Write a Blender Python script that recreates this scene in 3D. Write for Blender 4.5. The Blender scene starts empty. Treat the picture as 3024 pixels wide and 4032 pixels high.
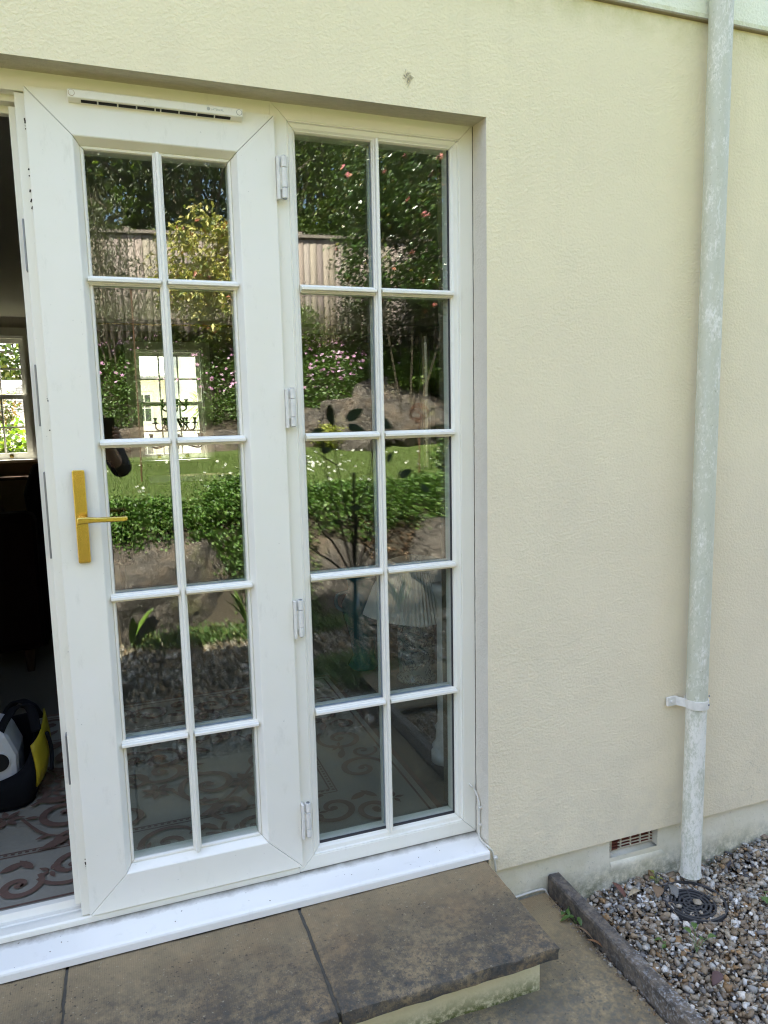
import bpy, bmesh, math, random
import numpy as np
from mathutils import Vector, Matrix, noise
from math import pi, sin, cos, radians as rad

SC = bpy.context.scene
COL = SC.collection
random.seed(7)
RNG = np.random.default_rng(11)

# ------------------------------------------------------------------ camera
def cam_matrix(yaw, pitch, roll, loc):
    R = Matrix.Rotation(yaw, 3, 'Z') @ Matrix.Rotation(pitch, 3, 'X') @ Matrix.Rotation(roll, 3, 'Y')
    m = Matrix(((R[0][0], R[0][2], -R[0][1], loc[0]),
                (R[1][0], R[1][2], -R[1][1], loc[1]),
                (R[2][0], R[2][2], -R[2][1], loc[2]),
                (0, 0, 0, 1)))
    return m
CAM_LOC = (0.0, -1.93, 1.5)
CAM_YPR = (-0.34905, -0.13235, 0.02194)
cd = bpy.data.cameras.new('camera'); cam = bpy.data.objects.new('camera', cd); COL.objects.link(cam)
cd.sensor_fit = 'HORIZONTAL'; cd.sensor_width = 36.0
cd.lens = 2880.8 / 3024 * 36.0
cd.clip_start = 0.02; cd.clip_end = 600
cam.matrix_world = cam_matrix(*CAM_YPR, CAM_LOC)
SC.camera = cam

# ------------------------------------------------------------------ light
SUN_DIR = Vector((-0.30, 0.511, 1.0)).normalized()
SUN_EL = math.asin(SUN_DIR.z); SUN_AZ = math.atan2(SUN_DIR.x, SUN_DIR.y)
W = bpy.data.worlds.new('World'); SC.world = W; W.use_nodes = True
wn = W.node_tree.nodes; wl = W.node_tree.links
bg = wn['Background']; sky = wn.new('ShaderNodeTexSky'); sky.sky_type = 'NISHITA'; sky.sun_disc = False
sky.sun_elevation = SUN_EL; sky.sun_rotation = SUN_AZ % (2 * pi)
sky.air_density = 1.0; sky.dust_density = 4.0; sky.ozone_density = 0.8
wl.new(sky.outputs[0], bg.inputs[0]); bg.inputs[1].default_value = 0.095
ld = bpy.data.lights.new('sun', 'SUN'); sun = bpy.data.objects.new('sun', ld); COL.objects.link(sun)
ld.energy = 5.0; ld.angle = rad(0.53); ld.color = (1.0, 0.925, 0.80)
sun.rotation_euler = SUN_DIR.to_track_quat('Z', 'Y').to_euler(); sun.location = (0, 0, 12)
SC.view_settings.view_transform = 'Standard'; SC.view_settings.look = 'None'
SC.view_settings.exposure = 3.2; SC.view_settings.gamma = 1.0
SC.cycles.max_bounces = 10; SC.cycles.transparent_max_bounces = 16
SC.cycles.diffuse_bounces = 5; SC.cycles.glossy_bounces = 4
SC.cycles.use_denoising = True; SC.cycles.use_adaptive_sampling = False; SC.cycles.denoising_prefilter = 'ACCURATE'
SC.cycles.filter_width = 1.2
SC.cycles.sample_clamp_indirect = 6.0
try: SC.cycles.caustics_reflective = False
except Exception: pass

# ------------------------------------------------------------------ tagging
def tag(o, label=None, cat=None, group=None, kind=None):
    if label: o['label'] = label
    if cat: o['category'] = cat
    if group: o['group'] = group
    if kind: o['kind'] = kind
    return o
def empty(name, loc, label, cat, group=None, rz=0.0):
    o = bpy.data.objects.new(name, None); COL.objects.link(o)
    o.empty_display_size = 0.1; o.location = loc; o.rotation_euler = (0, 0, rz)
    bpy.context.view_layer.update()
    return tag(o, label, cat, group)

# ------------------------------------------------------------------ mesh builder
class MB:
    def __init__(s): s.v = []; s.f = []; s.c = None
    def add(s, vs, fs):
        n = len(s.v); s.v += [tuple(p) for p in vs]; s.f += [tuple(i + n for i in f) for f in fs]; return s
    def box(s, x0, x1, y0, y1, z0, z1):
        return s.add([(x0,y0,z0),(x1,y0,z0),(x1,y1,z0),(x0,y1,z0),(x0,y0,z1),(x1,y0,z1),(x1,y1,z1),(x0,y1,z1)],
                     [(0,3,2,1),(4,5,6,7),(0,1,5,4),(1,2,6,5),(2,3,7,6),(3,0,4,7)])
    def obox(s, c, size, M):
        hx, hy, hz = size[0]/2, size[1]/2, size[2]/2
        vs = [Vector(c) + M @ Vector((a*hx, b*hy, d*hz)) for d in (-1,1) for a,b in ((-1,-1),(1,-1),(1,1),(-1,1))]
        return s.add(vs, [(0,3,2,1),(4,5,6,7),(0,1,5,4),(1,2,6,5),(2,3,7,6),(3,0,4,7)])
    def prism(s, prof, axis, a, b):
        # prof: closed 2-D outline; axis 'x' -> (y,z) outline, 'y' -> (x,z), 'z' -> (x,y)
        def P(p, t):
            return {'x': (t, p[0], p[1]), 'y': (p[0], t, p[1]), 'z': (p[0], p[1], t)}[axis]
        n = len(prof)
        vs = [P(p, a) for p in prof] + [P(p, b) for p in prof]
        fs = [(i, (i+1) % n, n + (i+1) % n, n + i) for i in range(n)] + [tuple(range(n))[::-1], tuple(range(n, 2*n))]
        return s.add(vs, fs)
    def tube(s, pts, r, n=10, cap=True):
        pts = [Vector(p) for p in pts]; m = len(pts)
        rs = r if isinstance(r, (list, tuple)) else [r] * m
        vs = []; up = None
        for i, p in enumerate(pts):
            t = (pts[min(i+1, m-1)] - pts[max(i-1, 0)]).normalized()
            if up is None: up = t.orthogonal().normalized()
            u = (up - t * up.dot(t))
            u = u.normalized() if u.length > 1e-6 else t.orthogonal().normalized()
            up = u; w = t.cross(u)
            for k in range(n):
                a = 2*pi*k/n; vs.append(p + (u*cos(a) + w*sin(a)) * rs[i])
        fs = [(i*n+k, i*n+(k+1)%n, (i+1)*n+(k+1)%n, (i+1)*n+k) for i in range(m-1) for k in range(n)]
        if cap: fs += [tuple(range(n))[::-1], tuple((m-1)*n + k for k in range(n))]
        return s.add(vs, fs)
    def lathe(s, prof, c=(0,0,0), n=28, cap=True):
        vs = [(c[0]+r*cos(2*pi*k/n), c[1]+r*sin(2*pi*k/n), c[2]+z) for r, z in prof for k in range(n)]
        m = len(prof)
        fs = [(i*n+k, i*n+(k+1)%n, (i+1)*n+(k+1)%n, (i+1)*n+k) for i in range(m-1) for k in range(n)]
        if cap: fs += [tuple(range(n))[::-1], tuple((m-1)*n+k for k in range(n))]
        return s.add(vs, fs)
    def build(s, name, mat, parent=None, smooth=False, bevel=0, world=True):
        me = bpy.data.meshes.new(name); me.from_pydata(s.v, [], s.f)
        bm = bmesh.new(); bm.from_mesh(me); bmesh.ops.recalc_face_normals(bm, faces=bm.faces); bm.to_mesh(me); bm.free()
        o = bpy.data.objects.new(name, me); COL.objects.link(o)
        if mat: me.materials.append(mat)
        if smooth:
            for p in me.polygons: p.use_smooth = True
        if parent:
            o.parent = parent
            o.matrix_parent_inverse = parent.matrix_world.inverted() if world else Matrix()
        if bevel:
            b = o.modifiers.new('bevel', 'BEVEL'); b.width = bevel; b.segments = 2; b.limit_method = 'ANGLE'; b.angle_limit = rad(35)
            b.harden_normals = False
        return o

def np_mesh(name, V, F, mat, colors=None, parent=None, smooth=False):
    """V (n,3), F (m,k) numpy; colors (m,3) one per face"""
    me = bpy.data.meshes.new(name)
    m, k = F.shape
    me.vertices.add(len(V)); me.vertices.foreach_set('co', np.ascontiguousarray(V, dtype=np.float32).ravel())
    me.loops.add(m*k); me.loops.foreach_set('vertex_index', np.ascontiguousarray(F, dtype=np.int32).ravel())
    me.polygons.add(m); me.polygons.foreach_set('loop_start', np.arange(0, m*k, k, dtype=np.int32))
    try: me.polygons.foreach_set('loop_total', np.full(m, k, dtype=np.int32))
    except Exception: pass
    me.update(calc_edges=True); me.validate()
    if colors is not None:
        a = me.color_attributes.new('col', 'FLOAT_COLOR', 'CORNER')
        c = np.ones((m, k, 4), dtype=np.float32); c[:, :, :3] = colors[:, None, :]
        a.data.foreach_set('color', c.ravel())
    if mat: me.materials.append(mat)
    if smooth: me.polygons.foreach_set('use_smooth', np.ones(m, dtype=bool))
    o = bpy.data.objects.new(name, me); COL.objects.link(o)
    if parent: o.parent = parent; o.matrix_parent_inverse = parent.matrix_world.inverted()
    return o

# ------------------------------------------------------------------ materials
def mat_new(name):
    m = bpy.data.materials.new(name); m.use_nodes = True
    nt = m.node_tree; b = nt.nodes['Principled BSDF']
    return m, nt.nodes, nt.links, b
def mixc(N, L, fac, c1, c2, mode='MIX'):
    x = N.new('ShaderNodeMix'); x.data_type = 'RGBA'; x.blend_type = mode
    for s, v in ((x.inputs[0], fac), (x.inputs[6], c1), (x.inputs[7], c2)):
        if hasattr(v, 'is_output'): L.new(v, s)
        elif isinstance(v, (int, float)): s.default_value = v
        else: s.default_value = (*v, 1)
    return x.outputs[2]
def ntex(N, L, scale, detail=4, rough=0.55, coord=None, dist=0.0, vscale=None):
    t = N.new('ShaderNodeTexNoise'); t.inputs['Scale'].default_value = scale
    t.inputs['Detail'].default_value = detail; t.inputs['Roughness'].default_value = rough
    t.inputs['Distortion'].default_value = dist
    if coord is None:
        g = N.new('ShaderNodeNewGeometry'); coord = g.outputs['Position']
    if vscale:
        mp = N.new('ShaderNodeMapping'); mp.inputs['Scale'].default_value = vscale
        L.new(coord, mp.inputs['Vector']); coord = mp.outputs[0]
    L.new(coord, t.inputs['Vector'])
    return t.outputs['Fac']
def ramp(N, L, fac, a, b, va=0.0, vb=1.0):
    r = N.new('ShaderNodeMapRange'); r.clamp = True
    r.inputs[1].default_value = a; r.inputs[2].default_value = b
    r.inputs[3].default_value = va; r.inputs[4].default_value = vb
    L.new(fac, r.inputs[0]); return r.outputs[0]
def mth(N, L, op, a, b=None):
    m = N.new('ShaderNodeMath'); m.operation = op
    for i, v in enumerate((a, b)):
        if v is None: continue
        if hasattr(v, 'is_output'): L.new(v, m.inputs[i])
        else: m.inputs[i].default_value = v
    return m.outputs[0]
def bump(N, L, b, h, strength, dist, prev=None):
    bp = N.new('ShaderNodeBump'); bp.inputs['Strength'].default_value = strength; bp.inputs['Distance'].default_value = dist
    L.new(h, bp.inputs['Height'])
    if prev is not None: L.new(prev, bp.inputs['Normal'])
    L.new(bp.outputs[0], b.inputs['Normal']); return bp.outputs[0]
def pos(N):
    g = N.new('ShaderNodeNewGeometry'); return g.outputs['Position']
def posxyz(N, L):
    s = N.new('ShaderNodeSeparateXYZ'); L.new(pos(N), s.inputs[0]); return s.outputs

def simple(name, c, rough=0.5, metal=0.0, var=0.12, vscale=30, bmp=0.0, bscale=200, spec=0.5):
    m, N, L, b = mat_new(name)
    n = ntex(N, L, vscale, 5)
    dark = tuple(x*(1-var) for x in c); light = tuple(min(1, x*(1+var*0.6)) for x in c)
    L.new(mixc(N, L, n, dark, light), b.inputs['Base Color'])
    b.inputs['Roughness'].default_value = rough; b.inputs['Metallic'].default_value = metal
    b.inputs['Specular IOR Level'].default_value = spec
    if bmp: bump(N, L, b, ntex(N, L, bscale, 3), bmp, 0.002)
    return m

def render_mat(name, c, stain):
    """painted roughcast/stucco; stain: colour of the grime collected at edges"""
    m, N, L, b = mat_new(name)
    big = ntex(N, L, 1.3, 4, 0.6); mid = ntex(N, L, 9, 5, 0.6)
    c1 = mixc(N, L, ramp(N, L, big, 0.3, 0.7), tuple(x*0.92 for x in c), c)
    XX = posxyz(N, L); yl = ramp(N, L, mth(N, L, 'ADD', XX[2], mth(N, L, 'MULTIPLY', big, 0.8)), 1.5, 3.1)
    c1 = mixc(N, L, mth(N, L, 'MULTIPLY', yl, 0.7), c1, (c[0]*0.99, c[1]*1.02, c[2]*0.86))  # yellower upper wall: tinge of bounce light put into the paint colour
    c2 = mixc(N, L, ramp(N, L, mid, 0.45, 0.8, 0, 0.16), c1, tuple(x*0.80 for x in c))
    sp = ntex(N, L, 260, 2, 0.5)                                    # tiny dark pits
    spm = mth(N, L, 'MULTIPLY', ramp(N, L, sp, 0.74, 0.80), 0.45)
    c3 = mixc(N, L, spm, c2, (0.16, 0.15, 0.10))
    X = posxyz(N, L)
    # grime that has washed down under the band course and up from the foot of the wall
    foot = ramp(N, L, X[2], 0.10, 0.55, 1, 0)
    fm = mth(N, L, 'MULTIPLY', mth(N, L, 'MULTIPLY', foot, ramp(N, L, ntex(N, L, 7, 6, 0.7), 0.42, 0.7)), 0.35)
    c4 = mixc(N, L, fm, c3, stain)
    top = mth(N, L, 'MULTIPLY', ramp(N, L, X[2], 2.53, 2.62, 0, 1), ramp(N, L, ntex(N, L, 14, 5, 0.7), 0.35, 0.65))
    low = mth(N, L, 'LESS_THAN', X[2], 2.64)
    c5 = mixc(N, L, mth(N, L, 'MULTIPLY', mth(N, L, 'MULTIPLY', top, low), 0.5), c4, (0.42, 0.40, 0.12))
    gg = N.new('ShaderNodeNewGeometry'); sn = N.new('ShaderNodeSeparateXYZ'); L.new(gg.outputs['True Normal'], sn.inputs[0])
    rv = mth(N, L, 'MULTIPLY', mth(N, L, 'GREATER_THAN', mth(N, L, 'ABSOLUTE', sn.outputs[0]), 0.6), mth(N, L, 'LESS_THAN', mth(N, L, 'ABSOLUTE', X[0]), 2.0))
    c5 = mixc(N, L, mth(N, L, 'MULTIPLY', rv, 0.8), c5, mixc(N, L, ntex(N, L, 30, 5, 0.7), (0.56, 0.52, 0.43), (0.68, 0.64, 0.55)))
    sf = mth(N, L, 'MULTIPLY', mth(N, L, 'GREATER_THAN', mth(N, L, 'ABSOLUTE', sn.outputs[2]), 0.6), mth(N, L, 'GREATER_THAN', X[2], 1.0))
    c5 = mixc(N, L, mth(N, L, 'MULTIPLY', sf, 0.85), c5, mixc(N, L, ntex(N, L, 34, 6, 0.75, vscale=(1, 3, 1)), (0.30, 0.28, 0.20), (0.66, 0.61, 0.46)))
    stk = mth(N, L, 'MULTIPLY', ramp(N, L, ntex(N, L, 9, 4, 0.6, vscale=(1, 1, 0.06)), 0.52, 0.75, 0, 0.22), ramp(N, L, X[2], 1.6, 2.6, 0, 1))
    c5 = mixc(N, L, stk, c5, (0.50, 0.47, 0.30))
    hc_ = mth(N, L, 'MULTIPLY', mth(N, L, 'LESS_THAN', mth(N, L, 'ABSOLUTE', mth(N, L, 'SUBTRACT', ntex(N, L, 1.1, 6, 0.55), 0.46)), 0.0007), ramp(N, L, ntex(N, L, 0.9, 2), 0.52, 0.6, 0, 0.28))
    c5 = mixc(N, L, hc_, c5, (0.30, 0.27, 0.18))
    crk = mth(N, L, 'MULTIPLY', mth(N, L, 'LESS_THAN', mth(N, L, 'ABSOLUTE', mth(N, L, 'SUBTRACT', mth(N, L, 'ADD', X[1], mth(N, L, 'MULTIPLY', ntex(N, L, 18, 4), 0.010)), 0.0035)), 0.0016), rv)
    c5 = mixc(N, L, crk, c5, (0.06, 0.05, 0.035))
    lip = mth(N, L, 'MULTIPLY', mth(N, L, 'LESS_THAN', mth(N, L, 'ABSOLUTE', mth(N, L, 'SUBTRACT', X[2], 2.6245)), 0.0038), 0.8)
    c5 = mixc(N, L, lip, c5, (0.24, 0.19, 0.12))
    L.new(c5, b.inputs['Base Color']); b.inputs['Roughness'].default_value = 0.82
    b.inputs['Specular IOR Level'].default_value = 0.25
    # orange-peel stucco, smoother higher up the wall, coarser lower down
    v = N.new('ShaderNodeTexNoise'); v.inputs['Scale'].default_value = 125; v.inputs['Detail'].default_value = 3
    v.inputs['Roughness'].default_value = 0.5; v.inputs['Distortion'].default_value = 0.35
    mp = N.new('ShaderNodeMapping'); mp.inputs['Scale'].default_value = (1, 1, 1.12); L.new(pos(N), mp.inputs[0]); L.new(mp.outputs[0], v.inputs['Vector'])
    hl = mth(N, L, 'MULTIPLY', ramp(N, L, v.outputs['Fac'], 0.38, 0.68), ramp(N, L, ntex(N, L, 3.2, 3), 0.3, 0.65, 0.55, 1.0))
    coarse = mth(N, L, 'MULTIPLY', ramp(N, L, ntex(N, L, 34, 3, 0.6), 0.5, 0.75), ramp(N, L, X[2], 0.15, 0.9, 0.9, 0.1))
    b1 = bump(N, L, b, mth(N, L, 'ADD', hl, coarse), 0.5, 0.0018)
    bump(N, L, b, ntex(N, L, 3, 3), 0.35, 0.012, b1)
    return m

def upvc_mat(name='white_upvc', c=(0.78, 0.79, 0.74)):
    m, N, L, b = mat_new(name)
    mid = ntex(N, L, 5, 5, 0.6)
    c1 = mixc(N, L, ramp(N, L, mid, 0.35, 0.7, 0, 0.35), c, (c[0]*0.93, c[1]*0.93, c[2]*0.84))
    specks = mth(N, L, 'MULTIPLY', ramp(N, L, ntex(N, L, 140, 2), 0.765, 0.785), 0.5)
    c2 = mixc(N, L, specks, c1, (0.18, 0.16, 0.11))
    grime = mth(N, L, 'MULTIPLY', ramp(N, L, ntex(N, L, 26, 6, 0.75, vscale=(1, 1, 0.35)), 0.58, 0.78), 0.28)
    c3 = mixc(N, L, grime, c2, (0.42, 0.40, 0.30))
    L.new(c3, b.inputs['Base Color']); b.inputs['Roughness'].default_value = 0.36
    bump(N, L, b, ntex(N, L, 160, 2), 0.05, 0.001)
    return m

def glass_mat(name, refl, wob):
    m, N, L, b = mat_new(name); N.remove(b)
    out = N['Material Output']
    tr = N.new('ShaderNodeBsdfTransparent'); tr.inputs[0].default_value = (0.965, 0.985, 0.97, 1)
    gl = N.new('ShaderNodeBsdfGlossy'); gl.inputs['Roughness'].default_value = 0.0; gl.inputs[0].default_value = (0.98, 1.0, 0.98, 1)
    lw = N.new('ShaderNodeLayerWeight'); lw.inputs['Blend'].default_value = 0.5
    f5 = mth(N, L, 'POWER', lw.outputs['Facing'], 5.0)
    F = mth(N, L, 'ADD', mth(N, L, 'MULTIPLY', f5, 0.96), 0.04)
    fac = N.new('ShaderNodeMath'); fac.operation = 'MULTIPLY'; fac.use_clamp = True
    L.new(F, fac.inputs[0]); fac.inputs[1].default_value = refl
    mx = N.new('ShaderNodeMixShader'); L.new(fac.outputs[0], mx.inputs[0]); L.new(tr.outputs[0], mx.inputs[1]); L.new(gl.outputs[0], mx.inputs[2])
    L.new(mx.outputs[0], out.inputs[0])
    if wob:
        bp = N.new('ShaderNodeBump'); bp.inputs['Strength'].default_value = 1.0; bp.inputs['Distance'].default_value = wob
        L.new(ntex(N, L, 2.6, 2, 0.4), bp.inputs['Height']); L.new(bp.outputs[0], gl.inputs['Normal'])
    return m

def leaf_mat(name, rough=0.42, transl=0.28, spec=0.5, tint=None):
    m, N, L, b = mat_new(name)
    a = N.new('ShaderNodeAttribute'); a.attribute_name = 'col'; col = a.outputs['Color']
    L.new(col, b.inputs['Base Color']); b.inputs['Roughness'].default_value = rough; b.inputs['Specular IOR Level'].default_value = spec
    t = N.new('ShaderNodeBsdfTranslucent'); 
    L.new(mixc(N, L, 1.0, col, tint or (1.0, 1.15, 0.45), 'MULTIPLY'), t.inputs[0])
    mx = N.new('ShaderNodeMixShader'); mx.inputs[0].default_value = transl
    L.new(b.outputs[0], mx.inputs[1]); L.new(t.outputs[0], mx.inputs[2]); L.new(mx.outputs[0], N['Material Output'].inputs[0])
    return m
def attr_mat(name, rough=0.7, bmp=0.3, bscale=150, var=0.35):
    m, N, L, b = mat_new(name)
    a = N.new('ShaderNodeAttribute'); a.attribute_name = 'col'
    n = ntex(N, L, bscale, 4, 0.65)
    dk = mixc(N, L, 1.0, a.outputs['Color'], (1-var, 1-var, 1-var), 'MULTIPLY')
    L.new(mixc(N, L, ramp(N, L, n, 0.3, 0.62), dk, a.outputs['Color']), b.inputs['Base Color'])
    b.inputs['Roughness'].default_value = rough
    bump(N, L, b, n, bmp, 0.002)
    return m

M = {}
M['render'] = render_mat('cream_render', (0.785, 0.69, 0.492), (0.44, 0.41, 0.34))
M['band'] = render_mat('pale_band_paint', (0.80, 0.80, 0.70), (0.4, 0.4, 0.3))
M['upvc'] = upvc_mat(c=(0.80, 0.775, 0.68))
M['glass'] = glass_mat('double_glazing', 1.08, 0.0002)
M['win_glass'] = glass_mat('sash_glass', 1.2, 0.0)
M['brass'] = None

def build_mats():
    # weathered plinth paint
    m, N, L, b = mat_new('plinth_paint'); X = posxyz(N, L)
    c = mixc(N, L, ramp(N, L, ntex(N, L, 6, 5, 0.65), 0.35, 0.7), (0.69, 0.635, 0.46), (0.78, 0.73, 0.59))
    gz = ramp(N, L, X[2], -0.10, 0.02, 1, 0); gn = ramp(N, L, ntex(N, L, 40, 6, 0.75), 0.35, 0.6)
    c = mixc(N, L, mth(N, L, 'MULTIPLY', gz, gn), c, (0.10, 0.115, 0.06))
    c = mixc(N, L, mth(N, L, 'MULTIPLY', ramp(N, L, ntex(N, L, 90, 4, 0.7), 0.62, 0.72), 0.5), c, (0.22, 0.22, 0.17))
    L.new(c, b.inputs['Base Color']); b.inputs['Roughness'].default_value = 0.8
    b1 = bump(N, L, b, ntex(N, L, 45, 4, 0.6, dist=0.6), 0.6, 0.003); bump(N, L, b, ntex(N, L, 9, 2), 0.6, 0.012, b1)
    M['plinth'] = m
    # brass handle
    m, N, L, b = mat_new('satin_brass')
    L.new(mixc(N, L, ntex(N, L, 40, 4), (0.60, 0.41, 0.085), (0.74, 0.54, 0.15)), b.inputs['Base Color'])
    b.inputs['Metallic'].default_value = 1.0; b.inputs['Roughness'].default_value = 0.24; M['brass'] = m
    M['steel'] = simple('dull_zinc_steel', (0.25, 0.26, 0.27), 0.42, 0.8, 0.25, 60)
    M['hinge'] = simple('dirty_white_hinge', (0.72, 0.70, 0.63), 0.45, 0, 0.3, 60)
    M['gasket'] = simple('black_rubber_gasket', (0.03, 0.03, 0.035), 0.6)
    M['spacer'] = simple('grey_blue_spacer', (0.42, 0.47, 0.55), 0.4, 0.2, 0.1, 20)
    M['sill'] = upvc_mat('weathered_white_sill', (0.80, 0.785, 0.73))
    m = M['sill']; N, L = m.node_tree.nodes, m.node_tree.links; b = N['Principled BSDF']; src = b.inputs['Base Color'].links[0].from_socket
    X = posxyz(N, L); gk = mth(N, L, 'MULTIPLY', ramp(N, L, mth(N, L, 'ADD', X[1], mth(N, L, 'MULTIPLY', ntex(N, L, 25, 5, 0.7), 0.028)), -0.012, 0.014), 0.85)  # grime and the door's contact shadow, both painted along the back edge
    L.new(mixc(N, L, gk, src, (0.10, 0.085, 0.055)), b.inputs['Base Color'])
    # riven slab with black lichen
    def slab(name, tan, dark, k):
        m, N, L, b = mat_new(name); X = posxyz(N, L)
        n1 = ntex(N, L, 5.5, 6, 0.65); n2 = ntex(N, L, 38, 6, 0.75); n3 = ntex(N, L, 150, 3, 0.6)
        weave = N.new('ShaderNodeTexWave'); weave.wave_type = 'BANDS'; weave.bands_direction = 'X'
        weave.inputs['Scale'].default_value = 60; weave.inputs['Distortion'].default_value = 3.0; weave.inputs['Detail'].default_value = 3
        L.new(pos(N), weave.inputs['Vector'])
        c = mixc(N, L, ramp(N, L, n1, 0.3, 0.7), tan, tuple(x*0.72 for x in tan))
        c = mixc(N, L, mth(N, L, 'MULTIPLY', ramp(N, L, weave.outputs['Fac'], 0.2, 0.9), 0.16), c, tuple(min(1, x*1.5) for x in tan))
        orange = ramp(N, L, ntex(N, L, 3.1, 5, 0.6), 0.55, 0.75, 0, 0.5)
        c = mixc(N, L, orange, c, (0.26, 0.15, 0.065))
        # lichen grows on the exposed front of the tread
        fr = ramp(N, L, X[1], -0.47, -0.16, 1, 0.15)
        li = mth(N, L, 'MULTIPLY', ramp(N, L, mth(N, L, 'ADD', mth(N, L, 'MULTIPLY', n1, 0.7), mth(N, L, 'MULTIPLY', n2, 0.55)), 0.50, 0.72), fr)
        c = mixc(N, L, mth(N, L, 'MULTIPLY', li, k), c, dark)
        c = mixc(N, L, ramp(N, L, n2, 0.60, 0.70, 0, 0.6*k), c, tuple(x*0.8 for x in dark))
        c = mixc(N, L, ramp(N, L, ntex(N, L, 120, 4, 0.7), 0.63, 0.67, 0, 0.6), c, (0.40, 0.35, 0.24))
        pit = mth(N, L, 'MULTIPLY', ramp(N, L, ntex(N, L, 130, 2, 0.4), 0.66, 0.69), ramp(N, L, ntex(N, L, 7, 3), 0.4, 0.6))
        mott = ramp(N, L, ntex(N, L, 62, 8, 0.85), 0.45, 0.57, 0, 0.9)
        c = mixc(N, L, mth(N, L, 'MULTIPLY', mott, fr), c, tuple(x*1.6 for x in dark))
        c = mixc(N, L, mth(N, L, 'MULTIPLY', pit, 0.8), c, (0.03, 0.025, 0.02))
        L.new(c, b.inputs['Base Color']); b.inputs['Roughness'].default_value = 0.85
        b1 = bump(N, L, b, n3, 0.6, 0.0015); bump(N, L, b, ntex(N, L, 22, 5, 0.6), 0.5, 0.006, b1)
        return m
    M['slab'] = slab('riven_step_slab', (0.275, 0.205, 0.110), (0.035, 0.034, 0.030), 1.0)
    M['pathslab'] = slab('sandstone_path_slab', (0.32, 0.245, 0.130), (0.07, 0.065, 0.05), 0.75)
    M['mortar'] = simple('grey_mortar', (0.075, 0.07, 0.055), 0.9, 0, 0.4, 60, 0.6, 200)
    # riser paint, mossy at foot
    m, N, L, b = mat_new('riser_paint'); X = posxyz(N, L)
    c = mixc(N, L, ntex(N, L, 12, 5), (0.60, 0.535, 0.31), (0.73, 0.66, 0.43))
    gz = ramp(N, L, X[2], -0.02, 0.035, 1, 0); gn = ramp(N, L, ntex(N, L, 60, 6, 0.75), 0.36, 0.56)
    c = mixc(N, L, mth(N, L, 'MULTIPLY', gz, gn), c, (0.09, 0.105, 0.02))
    L.new(c, b.inputs['Base Color']); b.inputs['Roughness'].default_value = 0.85
    bump(N, L, b, ntex(N, L, 70, 4, 0.6), 0.7, 0.004); M['riser'] = m
    # algae-stained downpipe
    def pipe(name, cover):
        m, N, L, b = mat_new(name)
        base = (0.74, 0.72, 0.63)
        n = ntex(N, L, 120, 6, 0.75, dist=0.8, vscale=(1, 1, 0.5)); n2 = ntex(N, L, 20, 5, 0.7, vscale=(1, 1, 0.35))
        a = ramp(N, L, mth(N, L, 'ADD', mth(N, L, 'MULTIPLY', n, 0.6), mth(N, L, 'MULTIPLY', n2, 0.5)), 0.55 - cover*0.13, 0.66 - cover*0.12)
        c = mixc(N, L, mth(N, L, 'MULTIPLY', a, 0.75), base, (0.43, 0.44, 0.32))
        c = mixc(N, L, ramp(N, L, ntex(N, L, 120, 3, 0.7), 0.62, 0.70, 0, 0.6), c, (0.26, 0.28, 0.17))
        c = mixc(N, L, ramp(N, L, ntex(N, L, 42, 6, 0.75, dist=1.6, vscale=(1, 1, 0.3)), 0.61, 0.64, 0, 0.45), c, (0.76, 0.77, 0.73))
        L.new(c, b.inputs['Base Color']); b.inputs['Roughness'].default_value = 0.55
        bump(N, L, b, n, 0.25, 0.001); return m
    M['pipe'] = pipe('algae_stained_pipe', 1.0); M['pipe_low'] = pipe('cleaner_lower_pipe', 0.25)
    M['kerb'] = None
    m, N, L, b = mat_new('weathered_concrete_edging'); X = posxyz(N, L)
    c = mixc(N, L, ramp(N, L, ntex(N, L, 30, 8, 0.8), 0.42, 0.58), (0.145, 0.118, 0.088), (0.052, 0.047, 0.042))
    c = mixc(N, L, mth(N, L, 'MULTIPLY', ramp(N, L, ntex(N, L, 110, 4, 0.7), 0.52, 0.62), ramp(N, L, X[1], -0.35, -0.75, 0.1, 0.8)), c, (0.36, 0.37, 0.38))
    L.new(c, b.inputs['Base Color']); b.inputs['Roughness'].default_value = 0.9
    bump(N, L, b, ntex(N, L, 90, 4, 0.7), 0.7, 0.003); M['kerb'] = m
    M['soil'] = simple('dark_soil', (0.055, 0.043, 0.030), 0.95, 0, 0.5, 25, 0.8, 80)
    M['lawn'] = simple('lawn_turf', (0.075, 0.11, 0.022), 0.9, 0, 0.4, 6, 0.8, 120)
    M['terracotta'] = simple('terracotta_air_brick', (0.18, 0.05, 0.03), 0.8, 0, 0.4, 60, 0.4, 200)
    M['flakypaint'] = simple('flaky_cream_paint', (0.62, 0.57, 0.44), 0.8, 0, 0.35, 80, 0.4, 200)
    M['void'] = simple('dark_cavity', (0.01, 0.01, 0.01), 0.9)
    M['drain'] = simple('black_plastic_grid', (0.040, 0.040, 0.042), 0.6, 0, 0.4, 50, 0.2, 300)
    M['cable'] = simple('white_cable_sheath', (0.62, 0.60, 0.52), 0.5, 0, 0.2, 60)
    M['stone'] = attr_mat('flint_gravel', 0.62, 0.35, 130, 0.35)
    # boulders
    m, N, L, b = mat_new('lichened_rock')
    c = mixc(N, L, ramp(N, L, ntex(N, L, 3.5, 8, 0.7), 0.38, 0.62), (0.185, 0.155, 0.135), (0.062, 0.052, 0.047))
    c = mixc(N, L, ramp(N, L, ntex(N, L, 26, 8, 0.8), 0.47, 0.60), c, (0.06, 0.05, 0.042))
    c = mixc(N, L, ramp(N, L, ntex(N, L, 38, 6, 0.8), 0.56, 0.64, 0, 0.85), c, (0.42, 0.38, 0.32))
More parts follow.
